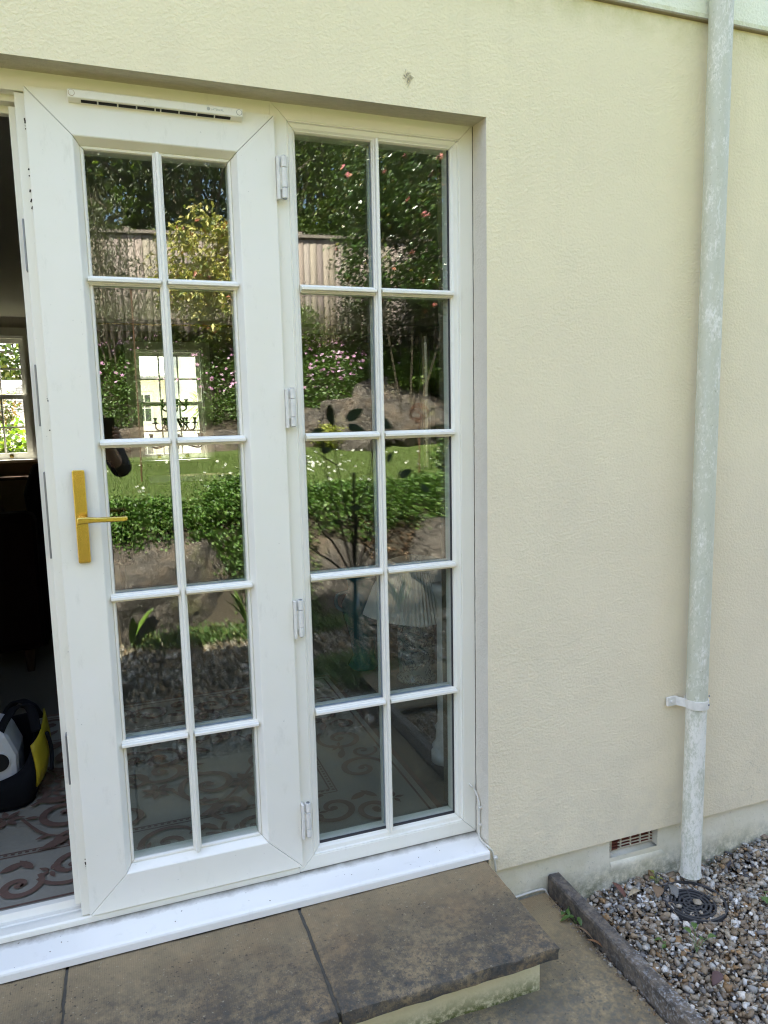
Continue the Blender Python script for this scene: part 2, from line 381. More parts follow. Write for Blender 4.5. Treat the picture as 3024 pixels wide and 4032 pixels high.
    c = mixc(N, L, ramp(N, L, ntex(N, L, 2.1, 6, 0.75), 0.56, 0.68, 0, 0.6), c, (0.20, 0.20, 0.08))
    vo = N.new('ShaderNodeTexVoronoi'); vo.feature = 'DISTANCE_TO_EDGE'; vo.inputs['Scale'].default_value = 2.6
    dv = N.new('ShaderNodeMapping'); dv.inputs['Scale'].default_value = (1, 1, 1.9); dv.inputs['Rotation'].default_value = (0.3, 0.25, 0)
    vm = N.new('ShaderNodeVectorMath'); vm.operation = 'ADD'; nz = N.new('ShaderNodeTexNoise'); nz.inputs['Scale'].default_value = 5; nz.inputs['Detail'].default_value = 5
    sc_ = N.new('ShaderNodeVectorMath'); sc_.operation = 'SCALE'; sc_.inputs[3].default_value = 0.22; L.new(pos(N), nz.inputs['Vector']); L.new(nz.outputs['Color'], sc_.inputs[0]); L.new(pos(N), vm.inputs[0]); L.new(sc_.outputs[0], vm.inputs[1]); L.new(vm.outputs[0], dv.inputs[0]); L.new(dv.outputs[0], vo.inputs['Vector'])
    c = mixc(N, L, ramp(N, L, vo.outputs['Distance'], 0.004, 0.03, 0.9, 0), c, (0.02, 0.016, 0.014))
    c = mixc(N, L, ramp(N, L, ntex(N, L, 50, 3, 0.7), 0.67, 0.70, 0, 0.9), c, (0.75, 0.73, 0.68))
    c = mixc(N, L, ramp(N, L, ntex(N, L, 1.3, 5, 0.7), 0.5, 0.62, 0, 0.55), c, (0.27, 0.19, 0.13))
    L.new(c, b.inputs['Base Color']); b.inputs['Roughness'].default_value = 0.9
    b1 = bump(N, L, b, ntex(N, L, 24, 8, 0.8), 1.0, 0.03); bump(N, L, b, ntex(N, L, 5, 6, 0.75), 0.8, 0.12, b1); M['rock'] = m
    # fence boards
    m, N, L, b = mat_new('silvered_fence_boards')
    at = N.new('ShaderNodeAttribute'); at.attribute_name = 'col'; gt = mth(N, L, 'GREATER_THAN', at.outputs['Fac'], 0.001)
    base_ = mixc(N, L, gt, (0.36, 0.31, 0.28), at.outputs['Color'])
    c = mixc(N, L, ntex(N, L, 3, 8, 0.75, vscale=(9, 1, 0.5)), mixc(N, L, 1.0, base_, (0.5, 0.48, 0.46), 'MULTIPLY'), base_)
    L.new(c, b.inputs['Base Color']); b.inputs['Roughness'].default_value = 0.85
    bump(N, L, b, ntex(N, L, 8, 5, 0.7, vscale=(12, 1, 0.6)), 0.5, 0.004); M['fence'] = m
    M['bark'] = simple('grey_brown_bark', (0.12, 0.095, 0.07), 0.9, 0, 0.5, 14, 0.9, 40)
    M['leaf'] = leaf_mat('garden_leaves')
    M['gloss_leaf'] = leaf_mat('glossy_evergreen_leaves', 0.22, 0.12, 0.8)
    M['petal'] = leaf_mat('petals', 0.6, 0.3, 0.2, (1, 1, 1))
    M['grass'] = leaf_mat('grass_blades', 0.5, 0.35, 0.3)
    # interior
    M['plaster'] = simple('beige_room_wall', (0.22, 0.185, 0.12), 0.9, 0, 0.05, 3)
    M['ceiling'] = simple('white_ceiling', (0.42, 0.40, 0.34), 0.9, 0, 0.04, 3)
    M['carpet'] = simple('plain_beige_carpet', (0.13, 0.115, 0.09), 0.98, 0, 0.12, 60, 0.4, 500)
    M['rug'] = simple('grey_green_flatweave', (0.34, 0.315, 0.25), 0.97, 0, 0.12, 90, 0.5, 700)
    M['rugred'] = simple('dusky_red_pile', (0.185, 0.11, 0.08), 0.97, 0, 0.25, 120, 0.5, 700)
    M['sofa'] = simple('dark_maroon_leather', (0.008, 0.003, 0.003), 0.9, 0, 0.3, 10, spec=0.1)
    M['black'] = simple('black_nylon', (0.006, 0.007, 0.010), 0.85, 0, 0.3, 60, 0.3, 500, spec=0.2)
    M['yellow'] = simple('yellow_nylon', (0.46, 0.36, 0.015), 0.6, 0, 0.15, 30)
    M['whitecloth'] = simple('white_plastic', (0.62, 0.64, 0.66), 0.45, 0, 0.1, 20)
    M['paint_in'] = simple('white_gloss_woodwork', (0.68, 0.67, 0.62), 0.35, 0, 0.05, 5)
    M['wood'] = simple('dark_polished_wood', (0.045, 0.024, 0.013), 0.85, 0, 0.3, 20, spec=0.15)
    M['iron'] = simple('black_wrought_iron', (0.012, 0.012, 0.012), 0.5, 0.5)
    M['shade'] = simple('pleated_cream_fabric', (0.72, 0.72, 0.64), 0.9, 0, 0.08, 30)
    M['urn'] = simple('teal_glazed_ceramic', (0.03, 0.13, 0.14), 0.2, 0, 0.3, 8)
    m, N, L, b = mat_new('teal_damask_ceramic')
    t = N.new('ShaderNodeTexCoord'); w = ntex(N, L, 9, 2, 0.5, coord=t.outputs['Object'], dist=1.8, vscale=(2.4, 2.4, 2.4))
    k = mth(N, L, 'ABSOLUTE', mth(N, L, 'SUBTRACT', w, 0.5))
    L.new(mixc(N, L, ramp(N, L, k, 0.02, 0.045), (0.015, 0.05, 0.07), (0.20, 0.28, 0.26)), b.inputs['Base Color'])
    b.inputs['Roughness'].default_value = 0.25; M['damask'] = m
    M['skin'] = simple('skin', (0.50, 0.30, 0.22), 0.55, 0, 0.08, 20)
    M['jacket'] = simple('charcoal_jacket', (0.018, 0.018, 0.021), 0.85, 0, 0.3, 30, 0.4, 300)
    M['tshirt'] = simple('dark_grey_sleeve', (0.035, 0.034, 0.036), 0.9, 0, 0.2, 30)
    M['trousers'] = simple('dark_trousers', (0.02, 0.022, 0.03), 0.9, 0, 0.3, 30)
    M['hair'] = simple('dark_brown_hair', (0.03, 0.018, 0.01), 0.6, 0, 0.4, 80, 0.6, 300)
    # outside beyond the room
    M['stonewall'] = simple('pale_rendered_wall', (0.80, 0.76, 0.64), 0.85, 0, 0.12, 2)
    m, N, L, b = mat_new('slate_roof'); br = N.new('ShaderNodeTexBrick'); br.inputs['Scale'].default_value = 4.0
    br.inputs['Color1'].default_value = (0.34, 0.34, 0.34, 1); br.inputs['Color2'].default_value = (0.44, 0.43, 0.42, 1); br.inputs['Mortar'].default_value = (0.07, 0.07, 0.07, 1)
    mp = N.new('ShaderNodeMapping'); mp.inputs['Rotation'].default_value = (rad(90), 0, 0); L.new(pos(N), mp.inputs[0]); L.new(mp.outputs[0], br.inputs[0])
    L.new(br.outputs[0], b.inputs['Base Color']); b.inputs['Roughness'].default_value = 0.6; M['slate'] = m
    M['darkglass'] = simple('dark_window_glass', (0.03, 0.04, 0.045), 0.1)
build_mats()

# ================================================================== HOUSE
YW, YP = -0.082, -0.062          # wall face, plinth face
XL, XR = -0.86, 0.9875           # patio opening
def grid_with_hole(mb, xs, zs, y, holes):
    for i in range(len(xs)-1):
        for j in range(len(zs)-1):
            if (i, j) in holes: continue
            mb.add([(xs[i], y, zs[j]), (xs[i+1], y, zs[j]), (xs[i+1], y, zs[j+1]), (xs[i], y, zs[j+1])], [(0, 1, 2, 3)])

house = empty('house', (0, 3.4, -0.1), 'cream rendered house wall with french door opening, pale band course above and low painted plinth', 'house')
HX0, HX1, HY1, HZ1 = -5.2, 4.2, 7.25, 5.15
w = MB()
xs = [HX0, XL, XR, HX1]; zs = [0.101, 2.281, 2.63]
grid_with_hole(w, xs, zs, YW, {(1, 0)})
# reveals and soffit (with the drip lip at the outer edge a little lower)
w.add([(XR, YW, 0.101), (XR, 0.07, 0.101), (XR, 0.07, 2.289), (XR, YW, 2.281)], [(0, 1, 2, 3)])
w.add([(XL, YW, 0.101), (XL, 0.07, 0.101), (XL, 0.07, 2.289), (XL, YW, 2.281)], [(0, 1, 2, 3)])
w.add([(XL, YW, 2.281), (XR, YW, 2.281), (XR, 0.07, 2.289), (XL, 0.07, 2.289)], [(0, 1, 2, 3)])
# bottom lip of the render above the plinth
for a, b in ((HX0, XL), (XR, HX1)):
    w.add([(a, YW, 0.101), (b, YW, 0.101), (b, YP+0.01, 0.104), (a, YP+0.01, 0.104)], [(0, 1, 2, 3)])
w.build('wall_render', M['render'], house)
# rest of the shell: sides, back with the two sash openings, inner lining
W1 = (-1.62, -0.85, 1.10, 2.42)      # x0,x1,z0,z1 far windows
W2 = (0.26, 1.02, 1.03, 2.29)
sh = MB()
sh.box(HX0, HX0+0.2, YW+0.004, HY1, -0.2, HZ1)
sh.box(HX1-0.2, HX1, YW+0.004, HY1, -0.2, HZ1)
sh.box(HX0+0.2, HX1-0.2, 0.0, 0.24, 2.62, HZ1)                # upper front wall
sh.box(HX0+0.2, XL, 0.0, 0.24, -0.2, 2.62); sh.box(XR, HX1-0.2, 0.0, 0.24, -0.2, 2.62)
sh.box(XL, XR, 0.075, 0.24, 2.29, 2.62)
yb0, yb1 = 7.0, 7.25
W3 = (3.815, 3.885, 0.80, 2.50)
xs2 = [HX0+0.2, W1[0], W1[1], W2[0], W2[1], W3[0], W3[1], HX1-0.2]
for i in range(7):
    a, b = xs2[i], xs2[i+1]
    if i == 1: sh.box(a, b, yb0, yb1, -0.2, W1[2]); sh.box(a, b, yb0, yb1, W1[3], HZ1)
    elif i == 3: sh.box(a, b, yb0, yb1, -0.2, W2[2]); sh.box(a, b, yb0, yb1, W2[3], HZ1)
    elif i == 5: sh.box(a, b, yb0, yb1, -0.2, W3[2]); sh.box(a, b, yb0, yb1, W3[3], HZ1)
    else: sh.box(a, b, yb0, yb1, -0.2, HZ1)
sh.build('masonry_shell', M['plaster'], house)
# band course
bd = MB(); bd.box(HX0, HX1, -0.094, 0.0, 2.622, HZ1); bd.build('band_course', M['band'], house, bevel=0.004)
rf = MB(); rf.prism([(-0.34, 5.10), (3.6, 7.1), (7.5, 5.10), (7.5, 5.22), (3.6, 7.24), (-0.34, 5.22)], 'x', HX0-0.3, HX1+0.3)
rf.build('roof', M['slate'], house)
gb = MB(); gb.box(-0.75, HX1, -0.30, 3.4, 5.13, 6.30); gb.build('added_shade_gable', M['band'], house)  # unseen gable added to throw more house shade over the reflected garden
cl = MB(); cl.box(HX0+0.2, HX1-0.2, 0.24, 7.0, 2.62, 2.72); cl.build('ceiling', M['ceiling'], house)
# plinth with the air-brick recess
AX0, AX1, AZ0, AZ1 = 1.448, 1.643, 0.026, 0.101
pl = MB()
grid_with_hole(pl, [XR-0.02, AX0, AX1, 4.2], [-0.30, AZ0, AZ1+0.006], YP, {(1, 1)})
pl.add([(HX0, YP, -0.3), (XR-0.02, YP, -0.3), (XR-0.02, YP, 0.107), (HX0, YP, 0.107)], [(0, 1, 2, 3)])
# recess cheeks, and the sloping mortar sill in front of the grille
pl.add([(AX0, YP, AZ0), (AX0, -0.02, AZ0), (AX0, -0.02, AZ1), (AX0, YP, AZ1)], [(0, 1, 2, 3)])
pl.add([(AX1, YP, AZ0), (AX1, -0.02, AZ0), (AX1, -0.02, AZ1), (AX1, YP, AZ1)], [(0, 1, 2, 3)])
pl.build('plinth', M['plinth'], house)
bl = MB()
bl.add([(AX0+0.001, -0.016, 0.030), (AX1-0.001, -0.016, 0.028), (AX1+0.020, -0.0640, 0.006), (AX0+0.001, -0.0640, 0.010),
        (AX0+0.006, -0.0665, -0.006), (AX1+0.034, -0.0665, -0.010), (AX1+0.045, -0.0605, -0.034), (AX0-0.004, -0.0605, -0.034)],
       [(0, 1, 2, 3), (3, 2, 5, 4), (4, 5, 6, 7), (0, 3, 4, 7), (1, 2, 5, 6)])
bl.build('mortar_fillet', M['plinth'], house, smooth=True)
vd = MB(); vd.box(AX0, AX1, -0.006, 0.0, AZ0, AZ1); ab = vd.build('air_brick', M['void'], house)
g = MB()
for z in (0.034, 0.045, 0.056, 0.067, 0.078, 0.089): g.box(AX0, AX1, -0.036, -0.014, z-0.0028, z+0.0028)
g.build('grille_slat', M['terracotta'], ab)
g = MB()
for x in (1.472, 1.512, 1.552, 1.592, 1.63): g.box(x-0.0022, x+0.0022, -0.038, -0.030, AZ0+0.004, AZ1)
for z in (0.0335, 0.0445, 0.0555): g.box(1.50, AX1, -0.0375, -0.0355, z-0.002, z+0.002)
g.build('grille_paint', M['flakypaint'], ab)

# ================================================================== PATIO FRAME + SIDELIGHT
def mitred(mb_name, x0, x1, z0, z1, prof, mat, parent, names=('rail', 'stile', 'rail', 'stile'), gap=0.0005, bev=0.0008):
    """four mitred members; prof = closed list of (offset inwards, y)"""
    C = [(x0, z0, 1, 1), (x1, z0, -1, 1), (x1, z1, -1, -1), (x0, z1, 1, -1)]
    out = []
    for k in range(4):
        a, b = C[k], C[(k+1) % 4]
        ux, uz = (b[0]-a[0]), (b[1]-a[1]); l = math.hypot(ux, uz); ux /= l; uz /= l
        mb = MB(); n = len(prof)
        va = [(a[0]+a[2]*o + ux*gap, y, a[1]+a[3]*o + uz*gap) for o, y in prof]
        vb = [(b[0]+b[2]*o - ux*gap, y, b[1]+b[3]*o - uz*gap) for o, y in prof]
        mb.add(va+vb, [(i, (i+1) % n, n+(i+1) % n, n+i) for i in range(n)] + [tuple(range(n))[::-1], tuple(range(n, 2*n))])
        out.append(mb.build(names[k], mat, parent, bevel=bev))
    return out

def bar_h(x0, x1, zc, y0, parent, mat, rev=1.0):
    """stepped astragal bar on the glass, horizontal"""
    p = [(y0, -0.0108), (y0-0.007, -0.0108), (y0-0.008, -0.0085), (y0-0.012, -0.0078), (y0-0.0135, -0.0050), (y0-0.022, -0.0042), (y0-0.0235, -0.003),
         (y0-0.0235, 0.003), (y0-0.022, 0.0042), (y0-0.0135, 0.0050), (y0-0.012, 0.0078), (y0-0.008, 0.0085), (y0-0.007, 0.0108), (y0, 0.0108)]
    mb = MB(); mb.prism([(a, zc+b) for a, b in p], 'x', x0, x1); return mb.build('glazing_bar', mat, parent)
def bar_v(xc, z0, z1, y0, parent, mat):
    p = [(-0.0108, y0), (-0.0108, y0-0.007), (-0.0085, y0-0.008), (-0.0078, y0-0.012), (-0.0050, y0-0.0135), (-0.0042, y0-0.0225), (-0.003, y0-0.0245),
         (0.003, y0-0.0245), (0.0042, y0-0.0225), (0.0050, y0-0.0135), (0.0078, y0-0.012), (0.0085, y0-0.008), (0.0108, y0-0.007), (0.0108, y0)]
    mb = MB(); mb.prism([(xc+a, b) for a, b in p], 'z', z0, z1); return mb.build('glazing_bar', mat, parent)

frame = empty('patio_frame', (0.06, 0.03, 0.194), 'white patio frame with tall ten-pane sidelight at its right and a sloping sill', 'patio frame')
mitred('f', 0.4204, 0.9872, 0.1955, 2.2885,
       [(0, 0), (0.0400, 0), (0.0420, 0.0022), (0.0440, 0.0), (0.0465, 0.0055), (0.0560, 0.0080), (0.0610, 0.0125), (0.0628, 0.0125), (0.0662, 0.0195), (0.0662, 0.062), (0, 0.062)],
       M['upvc'], frame, ('bottom_rail', 'jamb', 'head_rail', 'mullion'))
GX0, GX1, GZ0, GZ1 = 0.4204+0.0665, 0.9872-0.0665, 0.1955+0.0665, 2.2885-0.0665
g = MB(); g.box(GX0-0.004, GX1+0.004, 0.0205, 0.0245, GZ0-0.004, GZ1+0.004); g.box(GX0-0.004, GX1+0.004, 0.0405, 0.0445, GZ0-0.004, GZ1+0.004)
M_glass2 = M['glass']
g.build('glass_unit', M_glass2, frame)
# black gasket line along the foot and right edge of the glass
g = MB(); g.box(GX0, GX1, 0.0165, 0.0203, GZ0-0.002, GZ0+0.0055); g.box(GX1-0.0035, GX1+0.001, 0.0165, 0.0203, GZ0, GZ1); g.build('gasket', M['gasket'], frame)
BZ = [1.8338, 1.4435, 1.0533, 0.6630]
FX = 0.7035
for z in BZ:
    bar_h(GX0-0.001, FX-0.0085, z, 0.0200, frame, M['upvc']); bar_h(FX+0.0085, GX1+0.006, z, 0.0200, frame, M['upvc'])
bar_v(FX, GZ0-0.006, GZ1+0.004, 0.0200, frame, M['upvc'])
sp = MB()
for z in BZ: sp.box(GX0, GX1, 0.0255, 0.0400, z-0.0075, z+0.0075)
sp.box(FX-0.0075, FX+0.0075, 0.0255, 0.0400, GZ0, GZ1)
sp.build('glazing_spacer', M['spacer'], frame)
sp = MB()
for z in BZ: sp.box(GX0, GX1, 0.0450, 0.0580, z-0.010, z+0.010)
sp.box(FX-0.010, FX+0.010, 0.0452, 0.0578, GZ0, GZ1); sp.build('inner_bar', M['paint_in'], frame)
# head and threshold over / under the door leaves
h = MB(); h.box(XL, 0.4200, 0.0, 0.030, 2.2415, 2.2885); h.box(XL, 0.4200, 0.0302, 0.062, 2.2275, 2.2885); h.box(XL, 0.4200, 0.0622, 0.085, 2.2120, 2.2885)
h.build('door_head', M['upvc'], frame, bevel=0.0012)
h = MB()
h.prism([(0.0, 0.194), (0.0, 0.2085), (0.004, 0.2125), (0.018, 0.2140), (0.026, 0.2145), (0.030, 0.2065), (0.046, 0.2065), (0.048, 0.210), (0.050, 0.2065), (0.066, 0.2075), (0.074, 0.224), (0.090, 0.226), (0.094, 0.20), (0.094, 0.194)], 'x', XL, 0.4200)
h.build('threshold', M['upvc'], frame, bevel=0.0008)
h = MB(); h.box(XL, XL+0.045, 0.0, 0.085, 0.2270, 2.2115); h.build('left_jamb', M['upvc'], frame, bevel=0.0012)
sl = MB()
sl.prism([(0.02, 0.1945), (0.0, 0.1935), (-0.088, 0.1825), (-0.0945, 0.1795), (-0.0965, 0.174), (-0.0965, 0.1555), (-0.090, 0.1555), (-0.090, 0.165), (0.02, 0.165)], 'x', XL+0.002, XR-0.0015)
sl.build('sill', M['sill'], frame, bevel=0.0012)

# ================================================================== DOOR LEAF
DX0, DX1, DZ0, DZ1 = -0.141, 0.427, 0.2200, 2.2490
door = empty('french_door', (DX1, -0.012, DZ0), 'closed white upvc glazed door with brass lever handle, ten panes and slim ventilator along its top', 'door')
mitred('d', DX0, DX1, DZ0, DZ1,
       [(0, -0.012), (0.0935, -0.012), (0.0960, -0.0105), (0.1080, 0.0085), (0.1092, 0.0125), (0.1100, 0.0095), (0.1150, 0.0105), (0.1172, 0.0155), (0.1172, 0.052), (0.0, 0.052)],
       M['upvc'], door, ('bottom_rail', 'hinge_stile', 'top_rail', 'lock_stile'), gap=0.0007)
dgx0, dgx1, dgz0, dgz1 = DX0+0.1175, DX1-0.1175, DZ0+0.1175-0.010, DZ1-0.1175
g = MB(); g.box(dgx0-0.004, dgx1+0.004, 0.0165, 0.0205, dgz0, dgz1+0.004); g.box(dgx0-0.004, dgx1+0.004, 0.0365, 0.0405, dgz0, dgz1+0.004)
g.build('glass_unit', M['glass'], door)
VX = 0.1405
for z in BZ:
    bar_h(dgx0-0.0115, VX-0.0085, z, 0.0160, door, M['upvc']); bar_h(VX+0.0085, dgx1+0.0115, z, 0.0160, door, M['upvc'])
bar_v(VX, DZ0+0.1100, DZ1-0.1130, 0.0160, door, M['upvc'])
sp = MB()
for z in BZ: sp.box(dgx0, dgx1, 0.0215, 0.0360, z-0.0075, z+0.0075)
sp.box(VX-0.0075, VX+0.0075, 0.0215, 0.0360, dgz0+0.01, dgz1); sp.build('glazing_spacer', M['spacer'], door)
sp = MB()
for z in BZ: sp.box(dgx0, dgx1, 0.0410, 0.0518, z-0.010, z+0.010)
sp.box(VX-0.010, VX+0.010, 0.0412, 0.0516, dgz0+0.01, dgz1); sp.build('inner_bar', M['paint_in'], door)
s1 = MB(); s1.box(DX0-0.0215, DX0-0.0004, 0.0035, 0.045, DZ0-0.004, DZ1-0.010)
s1.build('rebate_strip', M['upvc'], door, bevel=0.0012)
s1 = MB(); s1.box(DX0-0.0380, DX0-0.0222, 0.0350, 0.072, DZ0+0.012, DZ1-0.030)
s1.build('rebate_strip', M['upvc'], door, bevel=0.0012)
for z0, z1 in ((1.850, 1.966), (1.49, 1.635), (1.168, 1.380), (0.580, 0.712)):
    k = MB(); k.box(DX0-0.0262, DX0-0.0219, 0.006, 0.030, z0, z1); k.build('lock_keep', M['steel'], door, bevel=0.001)
# soot-dark mastic spots down the closing edge
k = MB()
rr = random.Random(3)
for z in [2.18+rr.uniform(-0.03, 0.02) for _ in range(5)] + [2.03+rr.uniform(-0.045, 0.045) for _ in range(8)] + [1.555, 1.55, 1.48, 0.93, 0.36, 0.352, 0.372]:
    s = rr.uniform(0.001, 0.0034); x = DX0 - rr.uniform(0.0005, 0.004)
    k.obox((x, 0.0033, z), (s, 0.0012, s*rr.uniform(1, 2.6)), Matrix.Rotation(rr.uniform(-0.5, 0.5), 3, 'Y'))
k.build('mastic_spots', M['soil'], door)
# handle
hb = MB(); hb.prism([(-0.1020, 1.1580), (-0.1000, 1.1552), (-0.0760, 1.1552), (-0.0740, 1.1580), (-0.0740, 1.3805), (-0.0760, 1.3832), (-0.1000, 1.3832), (-0.1020, 1.3805)], 'y', -0.0235, -0.0125)
handle = hb.build('handle', M['brass'], door, bevel=0.0038)
lv = MB(); lv.tube([(-0.0875, -0.022, 1.2660), (-0.0875, -0.056, 1.2660)], 0.0088, 18)
lv.prism([(-0.0965, 1.2600), (-0.0950, 1.2565), (-0.0600, 1.2590), (0.0080, 1.2575), (0.0165, 1.2590), (0.0175, 1.2665), (0.0140, 1.2700), (-0.050, 1.2705), (-0.0780, 1.2735), (-0.0945, 1.2735), (-0.0965, 1.2700)], 'y', -0.0700, -0.0540)
lv.build('lever', M['brass'], handle, bevel=0.0025)
# hinges: leaf plate + three-knuckle barrel
for z0, z1 in ((2.0505, 2.1525), (1.4745, 1.5735), (0.9005, 1.0025), (0.3105, 0.4125)):
    p = MB(); p.box(0.4278, 0.4345, -0.0235, -0.001, z0-0.004, z1-0.002); p.box(0.4340, 0.441, -0.0190, -0.0120, z0+0.02, z1-0.028)
    hg = p.build('hinge', M['hinge'], door, bevel=0.0008)
    q = MB(); d = (z1-z0)
    for a, b in ((0.0, 0.24), (0.255, 0.72), (0.735, 1.0)): q.tube([(0.4472, -0.0165, z0+a*d), (0.4472, -0.0165, z0+b*d)], 0.0078, 18)
    q.build('knuckle', M['hinge'], hg, bevel=0.0008)
    q = MB(); q.tube([(0.4472, -0.0165, z0-0.002), (0.4472, -0.0165, z1+0.0015)], 0.0052, 14); q.build('pin', M['steel'], hg)
# trickle ventilator
VX0, VX1 = -0.0490, 0.3462
v = MB(); v.prism([(-0.0122, 2.2478), (-0.0290, 2.2478), (-0.0305, 2.2463), (-0.0305, 2.2305), (-0.0295, 2.2292), (-0.0122, 2.2232)], 'x', VX0, VX1)
vent = v.build('trickle_ventilator', M['upvc'], door, bevel=0.0008)
sx = [-0.0232, 0.0144, 0.0578, 0.0995, 0.1412, 0.1537, 0.1958, 0.2369, 0.2790, 0.3189]
v = MB(); Ms = Matrix.Rotation(-math.atan2(0.0060, 0.0173), 3, 'X')
for a, b in zip(sx[:-1], sx[1:]): v.obox(((a+b)/2, -0.0215, 2.2262), (b-a-0.0032, 0.0085, 0.0016), Ms)
v.build('vent_slot', M['void'], vent)
for x, rim in ((-0.0405, (0.35, 0.22, 0.08)), (0.3380, (0.06, 0.06, 0.05))):
    v = MB(); v.tube([(x, -0.0303, 2.2388), (x, -0.0309, 2.2388)], 0.0068, 24)
    c = v.build('screw_cap', simple('cap_rim', rim, 0.7), vent)
    v = MB(); v.tube([(x, -0.0306, 2.2388), (x, -0.0315, 2.2388)], 0.0060, 24); v.build('cap_face', M['upvc'], c) if False else v.build('cap_face', M['upvc'], vent)
def text_obj(body, size, loc, mat, parent, name):
    cu = bpy.data.curves.new(name, 'FONT'); cu.body = body; cu.size = size; cu.extrude = 0.0002; cu.align_x = 'LEFT'
    t = bpy.data.objects.new('tmp_text', cu); COL.objects.link(t)
    dg = bpy.context.evaluated_depsgraph_get(); me = bpy.data.meshes.new_from_object(t.evaluated_get(dg))
    bpy.data.objects.remove(t)
    o = bpy.data.objects.new(name, me); me.materials.clear(); me.materials.append(mat); COL.objects.link(o)
    o.location = loc; o.rotation_euler = (rad(90), 0, 0); o.parent = parent; o.matrix_parent_inverse = parent.matrix_world.inverted()
    return o
pm = simple('faded_grey_print', (0.40, 0.42, 0.40), 0.6)
text_obj('LATERVAL', 0.0066, (0.2700, -0.0307, 2.2368), pm, vent, 'lettering')
v = MB(); v.tube([(0.2645, -0.0304, 2.2392), (0.2645, -0.0308, 2.2392)], 0.0040, 20); v.tube([(0.2645, -0.0304, 2.2392), (0.2645, -0.03085, 2.2392)], 0.0018, 16)
v.build('round_emblem', pm, vent)

# ================================================================== DOWNPIPE
PX, PY, PR = 1.7235, -0.1320, 0.0335
dp = empty('downpipe', (PX, PY, -0.055), 'round white downpipe stained green with algae, running down the cream wall to the drain', 'drainpipe')
p = MB(); p.tube([(PX, PY, 0.545), (PX, PY, 2.0), (PX-0.002, PY, 3.4), (PX, PY, 5.1)], PR, 40, cap=False); p.build('upper_pipe', M['pipe'], dp, smooth=True)
p = MB(); p.tube([(PX, PY, -0.055), (PX, PY, -0.035), (PX, PY, 0.555)], [PR+0.0022, PR-0.001, PR-0.001], 40, cap=False); 
p.tube([(PX, PY, 0.555), (PX, PY, -0.055)], PR-0.0035, 40, cap=False)
p.build('lower_pipe', M['pipe_low'], dp, smooth=True)
# clip: strap round the pipe + angled arm back to a screwed foot
p = MB(); n = 40
z0c, z1c = 0.534, 0.563
rin, rout = PR+0.0012, PR+0.0042
vs = []
for k in range(n):
    a = 2*pi*k/n
    for r, z in ((rin, z0c), (rout, z0c), (rout, z1c), (rin, z1c)): vs.append((PX+r*cos(a), PY+r*sin(a), z))
fs = [(k*4+j, k*4+(j+1) % 4, ((k+1) % n)*4+(j+1) % 4, ((k+1) % n)*4+j) for k in range(n) for j in range(4)]
p.add(vs, fs)
p.add([(PX-0.033, PY+0.004, z0c), (PX-0.033, PY+0.004, z1c), (PX-0.050, -0.0965, z1c), (PX-0.050, -0.0965, z0c),
       (PX-0.029, PY+0.006, z0c), (PX-0.029, PY+0.006, z1c), (PX-0.047, -0.0935, z1c), (PX-0.047, -0.0935, z0c)],
      [(0,1,2,3), (7,6,5,4), (0,4,5,1), (2,6,7,3), (1,5,6,2), (0,3,7,4)])
p.box(PX-0.084, PX-0.047, -0.0965, -0.0870, z0c, z1c)
clip = p.build('pipe_clip', M['hinge'], dp, bevel=0.0006)
for x, y, z, d in ((PX-0.070, -0.0985, 0.549, (0, -1, 0)),):
    q = MB(); q.tube([(x, y+0.002, z), (x, y-0.0018, z)], 0.0046, 14); q.build('screw', M['hinge'], clip)
for zz in (0.549, 0.580):
    a = rad(-62); x, y = PX+(rout)*cos(a), PY+(rout)*sin(a)
    q = MB(); q.tube([(x, y, zz), (x+0.003*cos(a), y+0.003*sin(a), zz)], 0.0030, 12); q.build('screw', M['steel'], clip)

